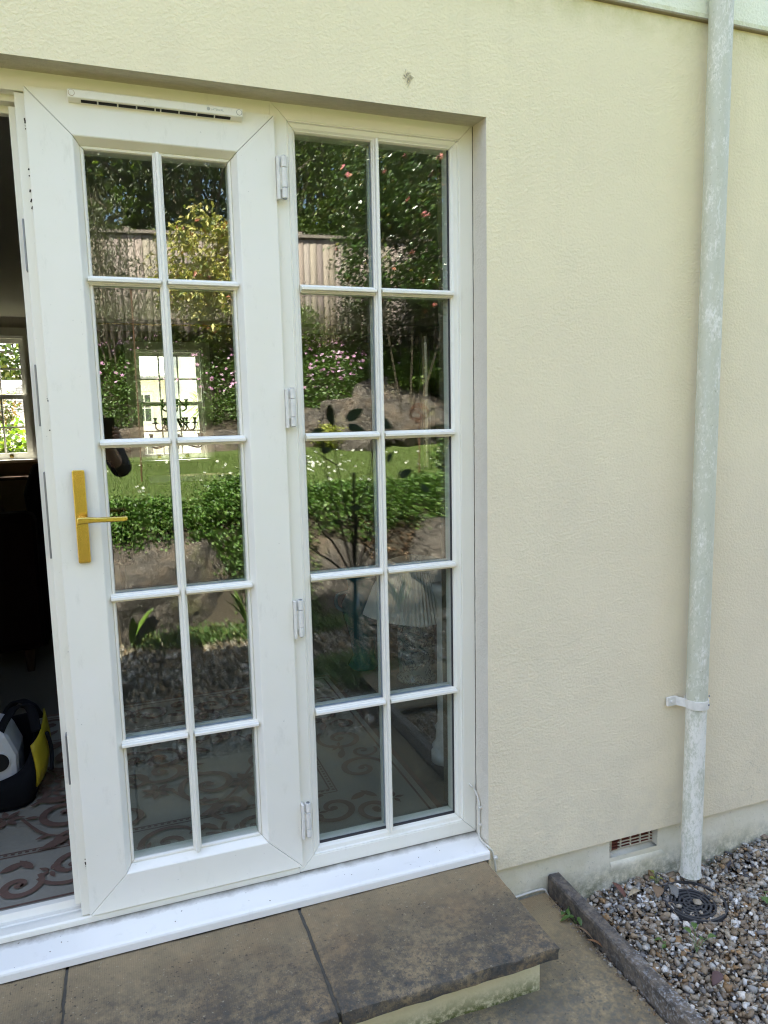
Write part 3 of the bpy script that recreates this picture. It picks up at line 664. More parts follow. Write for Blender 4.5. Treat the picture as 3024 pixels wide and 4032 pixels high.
# ================================================================== STEP, PATH, EDGING
step = empty('door_step', (0.38, -0.28, -0.02), 'low doorstep of three weathered concrete paving slabs on a cream painted riser', 'doorstep')
def slab_mesh(name, x0, x1, y0, y1, z0, z1, mat, parent, seed, rough=0.0016, n=(34, 24), side=0.004, tag_=None):
    """slab with a slightly riven top and chipped edges"""
    nx, ny = n; vs = []; fs = []
    for j in range(ny+1):
        for i in range(nx+1):
            x = x0+(x1-x0)*i/nx; y = y0+(y1-y0)*j/ny
            e = min(i, nx-i, j, ny-j)
            q = noise.noise(Vector((x*14+seed, y*14, seed))); q2 = noise.noise(Vector((x*60, y*60, seed+3)))
            z = z1 + rough*q + rough*0.5*q2 - (0.0030 if e == 0 else 0)
            if e == 0:
                jx = side*0.5*noise.noise(Vector((x*40, y*40, seed+9)))
                if i in (0, nx): x += jx + (0.0015 if i == 0 else -0.0015)
                if j in (0, ny): y += jx + (0.0015 if j == 0 else -0.0015)
            vs.append((x, y, z))
    def idx(i, j): return j*(nx+1)+i
    for j in range(ny):
        for i in range(nx): fs.append((idx(i, j), idx(i+1, j), idx(i+1, j+1), idx(i, j+1)))
    ring = [idx(i, 0) for i in range(nx+1)] + [idx(nx, j) for j in range(1, ny+1)] + [idx(i, ny) for i in range(nx-1, -1, -1)] + [idx(0, j) for j in range(ny-1, 0, -1)]
    base = len(vs)
    cx, cy = (x0+x1)/2, (y0+y1)/2
    H = z1-z0
    for lay, (dz, out) in enumerate(((0.006, 0.0015), (H*0.5, 0.002), (H, 0.0))):
        for r in ring:
            x, y, _ = vs[r]; q = side*noise.noise(Vector((x*26, y*26, seed+lay*2.0)))
            dx = (out+q) * (1 if x > cx else -1) if r % (nx+1) in (0, nx) else 0
            dy = (out+q) * (1 if y > cy else -1) if r // (nx+1) in (0, ny) else 0
            vs.append((x+dx, y+dy, z1-dz))
    m = len(ring)
    for k in range(m):
        k2 = (k+1) % m
        fs.append((ring[k], base+k, base+k2, ring[k2]))
        for l in range(2): fs.append((base+l*m+k, base+(l+1)*m+k, base+(l+1)*m+k2, base+l*m+k2))
    fs.append(tuple(base+2*m+k for k in range(m)))
    mb = MB(); mb.add(vs, fs)
    o = mb.build(name, mat, parent, smooth=False)
    for p_ in o.data.polygons: p_.use_smooth = True
    try: o.data.set_sharp_from_angle(angle=rad(40))
    except Exception: pass
    return o
slab_mesh('slab', 0.3990, 0.9730, -0.4830, -0.0900, 0.118, 0.155, M['slab'], step, 1.3)
slab_mesh('slab', -0.1955, 0.3900, -0.4850, -0.0890, 0.117, 0.1535, M['slab'], step, 7.7)
slab_mesh('slab', -0.7900, -0.2030, -0.4840, -0.0900, 0.118, 0.1545, M['slab'], step, 12.1)
r_ = MB()
n = 60
for a, b in zip(range(n), range(1, n+1)):
    x0, x1 = -0.76+(0.962+0.76)*a/n, -0.76+(0.962+0.76)*b/n
    f = lambda x: -0.412 + 0.004*noise.noise(Vector((x*9, 0, 4)))
    r_.add([(x0, f(x0), -0.03), (x1, f(x1), -0.03), (x1, f(x1), 0.119), (x0, f(x0), 0.119)], [(0, 1, 2, 3)])
r_.add([(0.962, f(0.962), -0.03), (0.962, -0.07, -0.03), (0.962, -0.07, 0.119), (0.962, f(0.962), 0.119)], [(0, 1, 2, 3)])
r_.add([(-0.76, f(-0.76), -0.03), (-0.76, -0.07, -0.03), (-0.76, -0.07, 0.119), (-0.76, f(-0.76), 0.119)], [(0, 1, 2, 3)])
r_.build('riser', M['riser'], step)
j_ = MB(); j_.box(-0.205, -0.194, -0.470, -0.093, 0.122, 0.1475); j_.build('mortar_joint', M['mortar'], step); j_ = MB(); j_.box(0.388, 0.401, -0.470, -0.093, 0.122, 0.1480); j_.build('mortar_joint', M['mortar'], step)

# path flags in front of the step and across the garden front
pz = -0.022
k = 0
base = MB(); base.box(-2.2, 1.205, -1.27, -0.064, -0.10, -0.036)
tag(base.build('path_bed', M['mortar']), kind='structure')
pth = []
for (x0, x1, y0, y1) in [(0.60, 1.200, -0.66, -0.070), (0.60, 1.200, -1.26, -0.668), (-0.008, 0.592, -1.26, -0.668), (-0.616, -0.016, -1.26, -0.668), (-1.224, -0.624, -1.26, -0.668), (-1.832, -1.232, -1.26, -0.668),
                         (-0.008, 0.592, -0.66, -0.402), (-0.616, -0.016, -0.66, -0.402), (-1.224, -0.78, -0.66, -0.070), (-1.832, -1.232, -0.66, -0.070),
                         (1.30, 1.90, -2.08, -1.48), (1.908, 2.508, -2.08, -1.48), (2.516, 3.116, -2.08, -1.48), (3.124, 3.724, -2.08, -1.48)]:
    k += 1
    o = slab_mesh('path', x0, x1, y0, y1, pz-0.04, pz if k < 11 else -0.052, M['pathslab'], None, 20+k*3.1, 0.0012, (16, 16))
    tag(o, kind='structure')

ke = MB()
pts = 64
y_a, y_b = -0.070, -1.46
vs = []; fs = []
for i in range(pts+1):
    y = y_a + (y_b-y_a)*i/pts
    w1 = 0.0022*noise.noise(Vector((0, y*22, 1))); w2 = 0.0022*noise.noise(Vector((0, y*22, 5))); t = 0.0018*noise.noise(Vector((0, y*30, 8)))
    x = 0.0
    vs += [(1.207+w1, y, -0.13), (1.207+w1, y, 0.027+t), (1.211+w1, y, 0.033+t), (1.246+w2, y, 0.032+t), (1.251+w2, y, 0.026+t), (1.252+w2, y, -0.13)]
for i in range(pts):
    for j in range(5): fs.append((i*6+j, i*6+j+1, (i+1)*6+j+1, (i+1)*6+j))
fs += [(5, 4, 3, 2, 1, 0), tuple(pts*6+j for j in range(6))]
ke.add(vs, fs)
o = ke.build('edging_kerb', M['kerb']); tag(o, 'narrow weathered concrete edging strip between the flagged path and the gravel', 'edging')
# cable down the reveal and along the plinth
cb = empty('cable', (0.985, -0.03, 0.20), 'thin white cable clipped down the corner beside the sill and along the plinth', 'cable')
def smooth_pts(P, n=6):
    P = [Vector(p) for p in P]; out = []
    for i in range(len(P)-1):
        p0, p1, p2, p3 = P[max(i-1, 0)], P[i], P[i+1], P[min(i+2, len(P)-1)]
        for k in range(n):
            t = k/n; out.append(0.5*((2*p1)+(-p0+p2)*t+(2*p0-5*p1+4*p2-p3)*t*t+(-p0+3*p1-3*p2+p3)*t**3))
    return out + [P[-1]]
t = MB(); t.tube(smooth_pts([(0.966, 0.01, 0.356), (0.968, -0.006, 0.353), (0.976, -0.010, 0.343), (0.981, -0.018, 0.328), (0.982, -0.034, 0.305), (0.982, -0.034, 0.272), (0.982, -0.035, 0.235), (0.981, -0.034, 0.200), (0.981, -0.056, 0.192), (0.984, -0.086, 0.192),
                             (0.996, -0.089, 0.176), (1.002, -0.088, 0.155), (1.007, -0.088, 0.131), (1.010, -0.087, 0.105)]), 0.0029, 10)
t.build('upright_run', M['cable'], cb, smooth=True)
t = MB(); t.tube(smooth_pts([(0.99, -0.068, -0.016), (1.10, -0.068, -0.015), (1.14, -0.068, -0.013), (1.178, -0.069, -0.012), (1.196, -0.070, -0.017), (1.204, -0.076, -0.035), (1.205, -0.09, -0.05)]), 0.0038, 10)
t.build('plinth_run', M['cable'], cb, smooth=True)
for p0, M_ in (((0.9835, -0.036, 0.292), 0), ((0.9835, -0.036, 0.236), 0), ((1.006, -0.0875, 0.151), 1)):
    t = MB(); t.box(p0[0]-0.006, p0[0]+0.004+0.004*M_, p0[1]-0.006, p0[1]+0.006, p0[2]-0.004, p0[2]+0.004); t.build('cable_clip', M['cable'], cb, bevel=0.0015)

# drain gully
dr = empty('drain_cover', (1.652, -0.225, -0.085), 'round black slotted drain grating set in gravel under the downpipe', 'drain')
def ring(mb, cx, cy, z0, z1, r0, r1, n=48, ecc=0.0):
    vs = []
    for k in range(n):
        a = 2*pi*k/n
        for r, z in ((r0, z0), (r1, z0), (r1, z1), (r0, z1)): vs.append((cx+r*cos(a), cy+r*sin(a), z))
    mb.add(vs, [(k*4+j, k*4+(j+1) % 4, ((k+1) % n)*4+(j+1) % 4, ((k+1) % n)*4+j) for k in range(n) for j in range(4)])
t = MB(); ring(t, 1.658, -0.222, -0.14, -0.074, 0.091, 0.0985); t.build('rim', M['drain'], dr, bevel=0.0012)
t = MB()
cx, cy = 1.642, -0.232
for r in (0.012, 0.026, 0.040, 0.054, 0.068): ring(t, cx, cy, -0.081, -0.073, r-0.0035, r+0.0035)
for k in range(8):
    a = 2*pi*k/8 + 0.3
    for r in (0.026, 0.054):
        t.obox((cx+(r-0.0005)*cos(a), cy+(r-0.0005)*sin(a), -0.0773), (0.021, 0.006, 0.0072), Matrix.Rotation(a, 3, 'Z'))
t.build('grate', M['drain'], dr, bevel=0.0006)
t = MB(); t.lathe([(0.0, -0.092), (0.090, -0.092)], (1.655, -0.224, 0), 32, cap=False); t.build('sump', M['void'], dr)

# ================================================================== GROUND
def terr(x, y):
    Y = -y
    P = [(-200, -0.118), (3.55, -0.118), (3.95, 0.60), (4.2, 0.78), (7.0, 1.05), (7.5, 1.40), (8.2, 2.05), (9.2, 2.50), (10.0, 2.55), (14, 3.0), (40, 5.0), (300, 6.0)]
    z = P[-1][1]
    for (a, za), (b, zb) in zip(P[:-1], P[1:]):
        if a <= Y <= b: z = za + (zb-za)*(Y-a)/(b-a); break
    if Y > 3.3: z += 0.05*noise.noise(Vector((x*0.5, y*0.5, 2)))
    return z
ys = list(np.concatenate([np.linspace(-260, -16, 14), np.linspace(-15, -9.4, 12), np.linspace(-9.2, -3.0, 50), [-2, -1, -0.4, 0, 3, 7, 10, 16, 30, 60, 120, 260]]))
xs = list(np.concatenate([np.linspace(-260, -14, 10), np.linspace(-12, 14, 60), np.linspace(18, 260, 10)]))
vs = [(x, y, terr(x, y)) for y in ys for x in xs]; nx = len(xs)
fs = [(j*nx+i, j*nx+i+1, (j+1)*nx+i+1, (j+1)*nx+i) for j in range(len(ys)-1) for i in range(nx-1)]
g = MB(); g.add(vs, fs); tag(g.build('ground', M['soil'], smooth=True), kind='structure')
xs = list(np.linspace(-12, 14, 70)); ys = list(np.linspace(-7.05, -4.15, 20)); nx = len(xs)
g = MB(); g.add([(x, y, terr(x, y)+0.012) for y in ys for x in xs], [(j*nx+i, j*nx+i+1, (j+1)*nx+i+1, (j+1)*nx+i) for j in range(len(ys)-1) for i in range(nx-1)])
tag(g.build('lawn', M['lawn'], smooth=True), kind='structure')
g = MB(); g.add([(x, y, -0.112) for x, y in ((-6, 8), (7, 8), (7, 10), (-6, 10))], [(0, 1, 2, 3)]); tag(g.build('side_lawn', M['lawn']), kind='structure')

ICO_V = None
def ico():
    p = (1+5**0.5)/2
    v = np.array([(-1,p,0),(1,p,0),(-1,-p,0),(1,-p,0),(0,-1,p),(0,1,p),(0,-1,-p),(0,1,-p),(p,0,-1),(p,0,1),(-p,0,-1),(-p,0,1)], float)
    v /= np.linalg.norm(v[0])
    f = np.array([(0,11,5),(0,5,1),(0,1,7),(0,7,10),(0,10,11),(1,5,9),(5,11,4),(11,10,2),(10,7,6),(7,1,8),(3,9,4),(3,4,2),(3,2,6),(3,6,8),(3,8,9),(4,9,5),(2,4,11),(6,2,10),(8,6,7),(9,8,1)])
    return v, f
def rand_rot(n):
    q = RNG.normal(size=(n, 4)); q /= np.linalg.norm(q, axis=1)[:, None]; w, x, y, z = q.T
    return np.stack([np.stack([1-2*(y*y+z*z), 2*(x*y-z*w), 2*(x*z+y*w)], -1), np.stack([2*(x*y+z*w), 1-2*(x*x+z*z), 2*(y*z-x*w)], -1), np.stack([2*(x*z-y*w), 2*(y*z+x*w), 1-2*(x*x+y*y)], -1)], 1)
STONE_PAL = np.array([(0.25,0.185,0.115),(0.19,0.14,0.09),(0.30,0.25,0.18),(0.26,0.25,0.225),(0.16,0.15,0.14),(0.50,0.47,0.41),(0.62,0.60,0.55),(0.065,0.06,0.062),(0.28,0.17,0.075),(0.36,0.31,0.24)])
STONE_P = np.array([.20,.17,.18,.09,.06,.12,.07,.02,.05,.16])
def stones(name, pts, size, sd=0.4, bright=1.0, label=None):
    n = len(pts); v, f = ico()
    s = size*np.exp(RNG.normal(0, sd, n)); s = np.clip(s, size*0.4, size*2.3)
    ax = np.stack([RNG.uniform(0.85, 1.4, n), RNG.uniform(0.6, 1.05, n), RNG.uniform(0.35, 0.75, n)], 1)*s[:, None]
    jit = 1 + RNG.uniform(-0.45, 0.30, (n, 12, 1))
    vb = np.sign(v)*np.abs(v)**0.42*0.82
    L = np.where((RNG.random(n) < 0.85)[:, None, None], np.einsum('nij,kj->nki', rand_rot(n), vb), v[None])*jit*ax[:, None, :]
    R = rand_rot(n)
    # flatten: blend random rotation about z with small tilt
    a = RNG.uniform(0, 2*pi, n); t = RNG.normal(0, 0.45, n); b = RNG.normal(0, 0.45, n)
    ca, sa = np.cos(a), np.sin(a); ct, st = np.cos(t), np.sin(t); cb_, sb = np.cos(b), np.sin(b)
    Z = np.zeros((n, 3, 3)); Z[:,0,0]=ca; Z[:,0,1]=-sa; Z[:,1,0]=sa; Z[:,1,1]=ca; Z[:,2,2]=1
    X = np.zeros((n, 3, 3)); X[:,0,0]=1; X[:,1,1]=ct; X[:,1,2]=-st; X[:,2,1]=st; X[:,2,2]=ct
    Yr = np.zeros((n, 3, 3)); Yr[:,0,0]=cb_; Yr[:,0,2]=sb; Yr[:,1,1]=1; Yr[:,2,0]=-sb; Yr[:,2,2]=cb_
    R = Z @ X @ Yr
    P = np.einsum('nij,nkj->nki', R, L) + pts[:, None, :]
    F = (f[None] + (np.arange(n)*12)[:, None, None]).reshape(-1, 3)
    c = STONE_PAL[RNG.choice(len(STONE_PAL), n, p=STONE_P/STONE_P.sum())]*RNG.uniform(0.75, 1.2, (n, 1))*bright
    C = np.repeat(c, 20, axis=0)
    o = np_mesh(name, P.reshape(-1, 3), F, M['stone'], np.clip(C, 0, 1))
    return tag(o, label, 'gravel', kind='stuff')
def scatter(x0, x1, y0, y1, sp):
    n = int(abs((x1-x0)*(y1-y0))/sp**2)
    return np.stack([RNG.uniform(x0, x1, n), RNG.uniform(y0, y1, n)], 1)
def grav_h(p):
    x, y = p[:, 0], p[:, 1]
    h = 0.045*np.clip((x-1.84)/0.28, 0, 1)*np.clip((y+0.9)/0.6, 0, 1)
    h += 0.010*np.sin(x*5.1+y*3.0) + 0.006*np.sin(x*13-y*9)
    return h
pts = []
for lay, (sp, z) in enumerate(((0.0120, -0.112), (0.0112, -0.099), (0.0125, -0.089))):
    p = scatter(1.258, 2.55, -1.42, -0.066, sp)
    if lay == 2:
        d = np.hypot(p[:, 0]-1.656, p[:, 1]+0.224); p = p[(d > 0.104) | ((d > 0.088) & (RNG.random(len(p)) < 0.10) & (p[:, 0] < 1.62))]
    else:
        d = np.hypot(p[:, 0]-1.656, p[:, 1]+0.224); p = p[d > 0.099]
    pts.append(np.column_stack([p, z + grav_h(p) + RNG.uniform(-0.005, 0.006, len(p))]))
A = np.concatenate(pts)
# loose stones lying on the drain
pa = RNG.uniform(0, 6.28, 520); pr_ = RNG.uniform(0.070, 0.090, 520)
an_ = np.column_stack([1.656+pr_*np.cos(pa), -0.224+pr_*np.sin(pa), RNG.uniform(-0.092, -0.080, 520)])
ex = np.array([(1.628, -0.283, -0.068), (1.690, -0.170, -0.066), (1.66, -0.235, -0.070), (1.70, -0.25, -0.071), (1.60, -0.20, -0.070), (1.615, -0.175, -0.068), (1.64, -0.165, -0.066), (1.585, -0.235, -0.068), (1.725, -0.215, -0.070)])
A = np.concatenate([A, ex, an_])
stones('gravel', A, 0.0072, 0.48, 1.1, 'loose brown, grey and white flint gravel beside the wall under the downpipe')
p = np.concatenate([scatter(-3.2, 1.20, -3.45, -1.275, 0.021), scatter(1.26, 5.2, -1.47, -1.42, 0.02), scatter(2.55, 5.2, -1.47, -0.07, 0.022), scatter(1.26, 5.2, -3.35, -2.09, 0.022)])
stones('gravel', np.column_stack([p, -0.100 + RNG.uniform(-0.006, 0.016, len(p))]), 0.0135, 0.38, 1.0, 'gravel garden path seen reflected in the lower panes of the door')
# fine debris in the joint beside the edging
p = np.column_stack([RNG.normal(1.194, 0.006, 260), RNG.uniform(-1.0, -0.10, 260), np.full(260, -0.024)]); p[:, 0] = np.minimum(p[:, 0], 1.205)
stones('debris', p, 0.0032, 0.5, 0.7, 'crumbs of grit and dead leaf along the foot of the edging')

# ------------------------------------------------------------------ foliage helpers
def leaf_mesh(name, C, Ln, Wd, col, mat, up=0.5, parent=None, cup=0.25, Nrm=None, droop=None):
    n = len(C)
    N_ = RNG.normal(size=(n, 3)); N_[:, 2] = np.abs(N_[:, 2])*1.0 + up
    if Nrm is not None: N_ += Nrm
    N_ /= np.linalg.norm(N_, axis=1)[:, None]
    T = RNG.normal(size=(n, 3))
    if droop is not None: T += droop
    T -= (T*N_).sum(1)[:, None]*N_; T /= np.linalg.norm(T, axis=1)[:, None]
    B = np.cross(N_, T)
    Ln = (np.full(n, Ln)*RNG.uniform(0.65, 1.3, n))[:, None]; Wd = (np.full(n, Wd)*RNG.uniform(0.7, 1.2, n))[:, None]
    V = np.empty((n, 4, 3))
    V[:, 0] = C - T*Ln*0.5; V[:, 2] = C + T*Ln*0.5 - N_*Ln*cup*0.5
    V[:, 1] = C + B*Wd*0.5 + N_*Wd*cup; V[:, 3] = C - B*Wd*0.5 + N_*Wd*cup
    F = np.arange(n*4).reshape(n, 4)
    F = np.concatenate([F[:, [0, 1, 2]], F[:, [0, 2, 3]]])
    col2 = np.concatenate([col, col])
    return np_mesh(name, V.reshape(-1, 3), F, mat, np.clip(col2, 0, 1), parent)
def pal(n, cols, w=None, var=0.22):
    cols = np.array(cols, float); w = None if w is None else np.array(w)/sum(w)
    return cols[RNG.choice(len(cols), n, p=w)]*RNG.uniform(1-var, 1+var, (n, 1))
def clump_pts(ell, n, per=34, spread=0.12, shell=0.62):
    """points gathered in clumps spread through the outer volume of ellipsoids"""
    vol = np.array([r[0]*r[1]*r[2] for _, r in ell])**(2/3); vol /= vol.sum()
    out = []
    for (c, r), w_ in zip(ell, vol):
        m = max(1, int(n*w_/per))
        d = RNG.normal(size=(m, 3)); d /= np.linalg.norm(d, axis=1)[:, None]
        rad_ = RNG.uniform(shell, 1.05, m)[:, None]
        cc = np.array(c) + d*rad_*np.array(r)
        k = per
        q = np.repeat(cc, k, axis=0) + RNG.normal(size=(m*k, 3))*spread*np.mean(r)
        out.append(q)
    return np.concatenate(out)
GREENS = [(0.035,0.07,0.014),(0.055,0.10,0.02),(0.085,0.14,0.03),(0.03,0.055,0.018),(0.12,0.17,0.035)]
def bush(name, ell, n, ln, wd, cols, label, cat='shrub', w=None, mat='leaf', stems=5, group=None, per=34, spread=0.12, up=0.5, shell=0.55, basez=None, flowers=None, stem_r=0.015):
    c0 = ell[0][0]; bz = basez if basez is not None else terr(c0[0], c0[1])
    e = empty(name, (c0[0], c0[1], bz), label, cat, group)
    P = clump_pts(ell, n, per, spread, shell)
    leaf_mesh('foliage', P, ln, wd, pal(len(P), cols, w), M[mat], up, e)
    t = MB()
    rs = random.Random(int(c0[0]*100)+n)
    for i in range(stems):
        c, r = ell[i % len(ell)]
        p1 = (c[0]+rs.uniform(-.4, .4)*r[0], c[1]+rs.uniform(-.4, .4)*r[1], c[2]+rs.uniform(0, .6)*r[2])
        b = (c0[0]+rs.uniform(-.1, .1)*r[0], c0[1]+rs.uniform(-.1, .1)*r[1], bz-0.05)
        mid = tuple((b[j]+p1[j])/2+rs.uniform(-.08, .08)*r[0] for j in range(3))
        t.tube(smooth_pts([b, mid, p1], 4), [stem_r*(1-0.75*k/8) for k in range(9)], 6)
    t.build('stem', M['bark'], e, smooth=True)
    if flowers:
        fn, fcol, fs_ = flowers
        Pf = clump_pts(ell, fn*6, 6, 0.02, 0.95)
        fo = leaf_mesh('blossom', Pf, fs_, fs_*0.8, pal(len(Pf), fcol), M['petal'], 0.4, e, 0.4); fo['kind'] = 'stuff'
    return e
def tree(name, x, y, h, ell, n, label, cols, ln=0.13, wd=0.075, group=None, trunk=0.14, per=42, w=None, spread=0.13, mat='leaf'):
    z0 = terr(x, y); e = empty(name, (x, y, z0), label, 'tree', group)
    P = clump_pts(ell, n, per, spread, 0.35)
    leaf_mesh('crown', P, ln, wd, pal(len(P), cols, w), M[mat], 0.3, e)
    t = MB(); rs = random.Random(int(x*31+y*7))
    top = h*0.72
    tp = smooth_pts([(x, y, z0-0.2), (x+rs.uniform(-.1, .1), y, z0+h*0.3), (x+rs.uniform(-.25, .25), y+rs.uniform(-.2, .2), z0+top)], 5)
    t.tube(tp, [trunk*(1-0.75*k/(len(tp)-1)) for k in range(len(tp))], 9)
    for i in range(11):
        c, r = ell[i % len(ell)]
        s = tp[rs.randrange(3, len(tp))]
        q = Vector((c[0]+rs.uniform(-.8, .8)*r[0], c[1]+rs.uniform(-.8, .8)*r[1], c[2]+rs.uniform(-.3, .8)*r[2]))
        m_ = (s+q)/2 + Vector((rs.uniform(-.2, .2), rs.uniform(-.2, .2), 0.15))
        t.tube(smooth_pts([s, m_, q], 4), [trunk*0.38*(1-0.85*k/8) for k in range(9)], 6)
    t.build('trunk', M['bark'], e, smooth=True)
    return e

# ================================================================== GARDEN (behind the viewer, seen in the glass)
# boulders: lower tier holds the lawn, upper tier holds the flower bank
LOW = 'lower row of boulders'; UP = 'upper row of boulders'
def boulder(x, y, z, r, seed, label, group):
    bm = bmesh.new(); bmesh.ops.create_icosphere(bm, subdivisions=5, radius=1.0)
    rs = random.Random(int(seed*10)); planes = []
    for i in range(11):
        n_ = Vector((rs.gauss(0, 1), rs.gauss(0, 1), rs.gauss(0, .9))).normalized(); planes.append((n_, rs.uniform(.58, .95)))
    planes.append((Vector((rs.uniform(-.2, .2), rs.uniform(-.1, .3), 1)).normalized(), .80))
    for v in bm.verts:
        p = v.co.copy(); d = 1.32
        for n_, dd in planes:
            t_ = n_.dot(p)
            if t_ > .05: d = min(d, dd/t_)
        q = noise.noise(p*2.2+Vector((seed, 0, 0))); q2 = noise.noise(p*6+Vector((0, seed, 0))); q3 = noise.noise(p*15+Vector((seed, seed, 0)))
        ck = abs(noise.noise(p*1.7+Vector((seed*2, 1, 0))))
        d *= 1 + 0.05*q + 0.035*q2 + 0.020*q3 - (0.05 if ck < 0.03 else 0)
        p = Vector((p.x*r[0]*1.15, p.y*r[1], p.z*r[2]))*d*1.08; p = Matrix.Rotation(0.5*sin(seed*3), 3, 'Z') @ p
        p.y -= (0.62 if group == LOW else 0.3)*p.z
        v.co = p
    me = bpy.data.meshes.new('boulder'); bm.to_mesh(me); bm.free(); me.materials.append(M['rock'])
    for p in me.polygons: p.use_smooth = True
    o = bpy.data.objects.new('boulder', me); COL.objects.link(o); o.location = (x, y, z)
    return tag(o, label, 'boulder', group)
LOW = 'lower row of boulders'; UP = 'upper row of boulders'
low = [(-2.6, 3.75, .30, (.65,.5,.48), 'brownish boulder at the far left end of the lower boulder row'),
       (-1.35, 3.75, .28, (.62,.5,.46), 'dull boulder left of the largest lower rock'),
       (-.42, 3.90, .16, (.46,.38,.48), 'boulder half hidden by the door stile, lower row'),
       (.34, 3.86, .14, (.52,.42,.52), 'large speckled grey boulder reflected in the left panes beside the brass handle'),
       (1.00, 3.90, .08, (.46,.38,.42), 'brown boulder under geranium leaves reflected in the right column of door panes'),
       (1.58, 3.88, .16, (.40,.38,.50), 'smooth grey brown boulder reflected behind the bare branches'),
       (2.35, 3.95, .02, (.42,.40,.34), 'low boulder with bark mulch around it'),
       (3.25, 3.90, .20, (.6,.45,.42), 'boulder at the right of the lower row'),
       (4.5, 3.90, .20, (.7,.45,.44), 'boulder at the far right end of the lower row')]
for i, (x, Y, z, r, lb) in enumerate(low): boulder(x, -Y, z, r, 1.7*i+0.4, lb, LOW)
upr = [(-2.2, 7.45, 1.20, (.7,.4,.36), 'left end boulder of the upper row'),
       (-.75, 7.45, 1.15, (.6,.4,.34), 'upper row boulder under the olive bush'),
       (.30, 7.45, 1.12, (.55,.38,.34), 'pinkish grey boulder behind the lawn below the sash window reflection'),
       (1.40, 7.45, 1.10, (.62,.38,.30), 'long low reddish boulder behind the lawn, upper row'),
       (2.30, 7.40, 1.30, (.42,.36,.36), 'pale boulder under trailing leaves in the sidelight reflection'),
       (2.95, 7.35, 1.38, (.40,.36,.40), 'whitish topped boulder reflected beside the glazing bar'),
       (3.75, 7.40, 1.45, (.52,.40,.52), 'tallest grey boulder reflected in the right sidelight panes'),
       (4.75, 7.45, 1.40, (.50,.40,.46), 'boulder at the right edge of the sidelight reflection'),
       (6.0, 7.45, 1.35, (.7,.40,.45), 'boulder at the far right of the upper row')]
for i, (x, Y, z, r, lb) in enumerate(upr): boulder(x, -Y, z, r, 3.1*i+2.2, lb, UP)

# close boarded fence on top of the bank
FY = -9.5
fe = empty('garden_fence', (2, FY, 2.4), 'silvered close-board timber fence with capping rail on top of the flower bank', 'fence')
x = -6.0; rs = random.Random(5); V_ = []; Fq = []; Cq = []
while x < 10.5:
    wd_ = rs.choice((0.094, 0.098, 0.102)); zt = 4.13 + 0.030*(x+0.1) + rs.uniform(-.006, .006)
    a = rs.uniform(-0.004, 0.004); n0 = len(V_)
    V_ += [(x, FY+0.004, 2.1), (x+wd_, FY+0.012, 2.1), (x+wd_+a, FY+0.012, zt), (x+a, FY+0.004, zt), (x, FY-0.014, 2.1), (x+wd_, FY-0.014, 2.1), (x+wd_+a, FY-0.014, zt), (x+a, FY-0.014, zt)]
    fq = [(0,1,2,3), (7,6,5,4), (0,3,7,4), (1,5,6,2), (3,2,6,7), (0,4,5,1)]; Fq += [tuple(i+n0 for i in f) for f in fq]
    k = rs.uniform(0.55, 1.15); Cq += [(0.40*k, 0.345*k*rs.uniform(.93, 1.03), 0.305*k*rs.uniform(.9, 1.05))]*6
    x += wd_ + rs.uniform(0.004, 0.008)
np_mesh('boards', np.array(V_), np.array(Fq), M['fence'], np.array(Cq), fe)
t = MB(); t.box(-6, 10.5, FY-0.05, FY-0.016, 2.9, 2.98); t.box(-6, 10.5, FY-0.05, FY-0.016, 3.7, 3.78); t.build('arris_rail', M['fence'], fe)
t = MB(); t.box(-6, 10.5, FY-0.056, FY-0.052, 2.1, 4.1); t.build('backing', M['bark'], fe)
t = MB()
for xa, xb in ((-6, 0.35), (0.36, 2.9), (2.91, 6.8), (6.81, 10.5)):
    za, zb = 4.16+0.03*(xa+.1), 4.16+0.03*(xb+.1)
    t.add([(xa, FY-0.05, za-0.02), (xb, FY-0.05, zb-0.02), (xb, FY+0.05, zb-0.02), (xa, FY+0.05, za-0.02), (xa, FY-0.05, za+0.035), (xb, FY-0.05, zb+0.035), (xb, FY+0.05, zb+0.025), (xa, FY+0.05, za+0.025)],
          [(0,3,2,1), (4,5,6,7), (0,1,5,4), (1,2,6,5), (2,3,7,6), (3,0,4,7)])
t.build('capping_rail', M['fence'], fe)
for x in (-5.0, -2.3, 0.355, 2.9, 5.3, 6.8, 9.4):
    t = MB(); t.box(x-0.05, x+0.05, FY-0.16, FY-0.055, 2.0, 4.25+0.03*x); t.build('post', M['fence'], fe)

# grass blades, lawn daisies
n = 42000
gx = RNG.uniform(-3.0, 7.5, n); gy = -RNG.uniform(4.15, 7.05, n)
gzv = np.array([terr(a, b) for a, b in zip(gx, gy)])
hgt = RNG.uniform(0.02, 0.05, n); an = RNG.uniform(0, 2*pi, n); lean = RNG.normal(0, 0.012, (n, 2))
V = np.empty((n, 3, 3)); wdt = 0.0035
V[:, 0] = np.stack([gx-np.cos(an)*wdt, gy-np.sin(an)*wdt, gzv], 1); V[:, 1] = np.stack([gx+np.cos(an)*wdt, gy+np.sin(an)*wdt, gzv], 1)
V[:, 2] = np.stack([gx+lean[:, 0], gy+lean[:, 1], gzv+hgt+0.012], 1)
o = np_mesh('grass', V.reshape(-1, 3), np.arange(n*3).reshape(n, 3), M['grass'], pal(n, [(0.10,0.17,0.025),(0.14,0.21,0.035),(0.07,0.13,0.02),(0.19,0.21,0.07)]))
tag(o, 'short mown grass on the raised lawn', 'grass', kind='stuff')
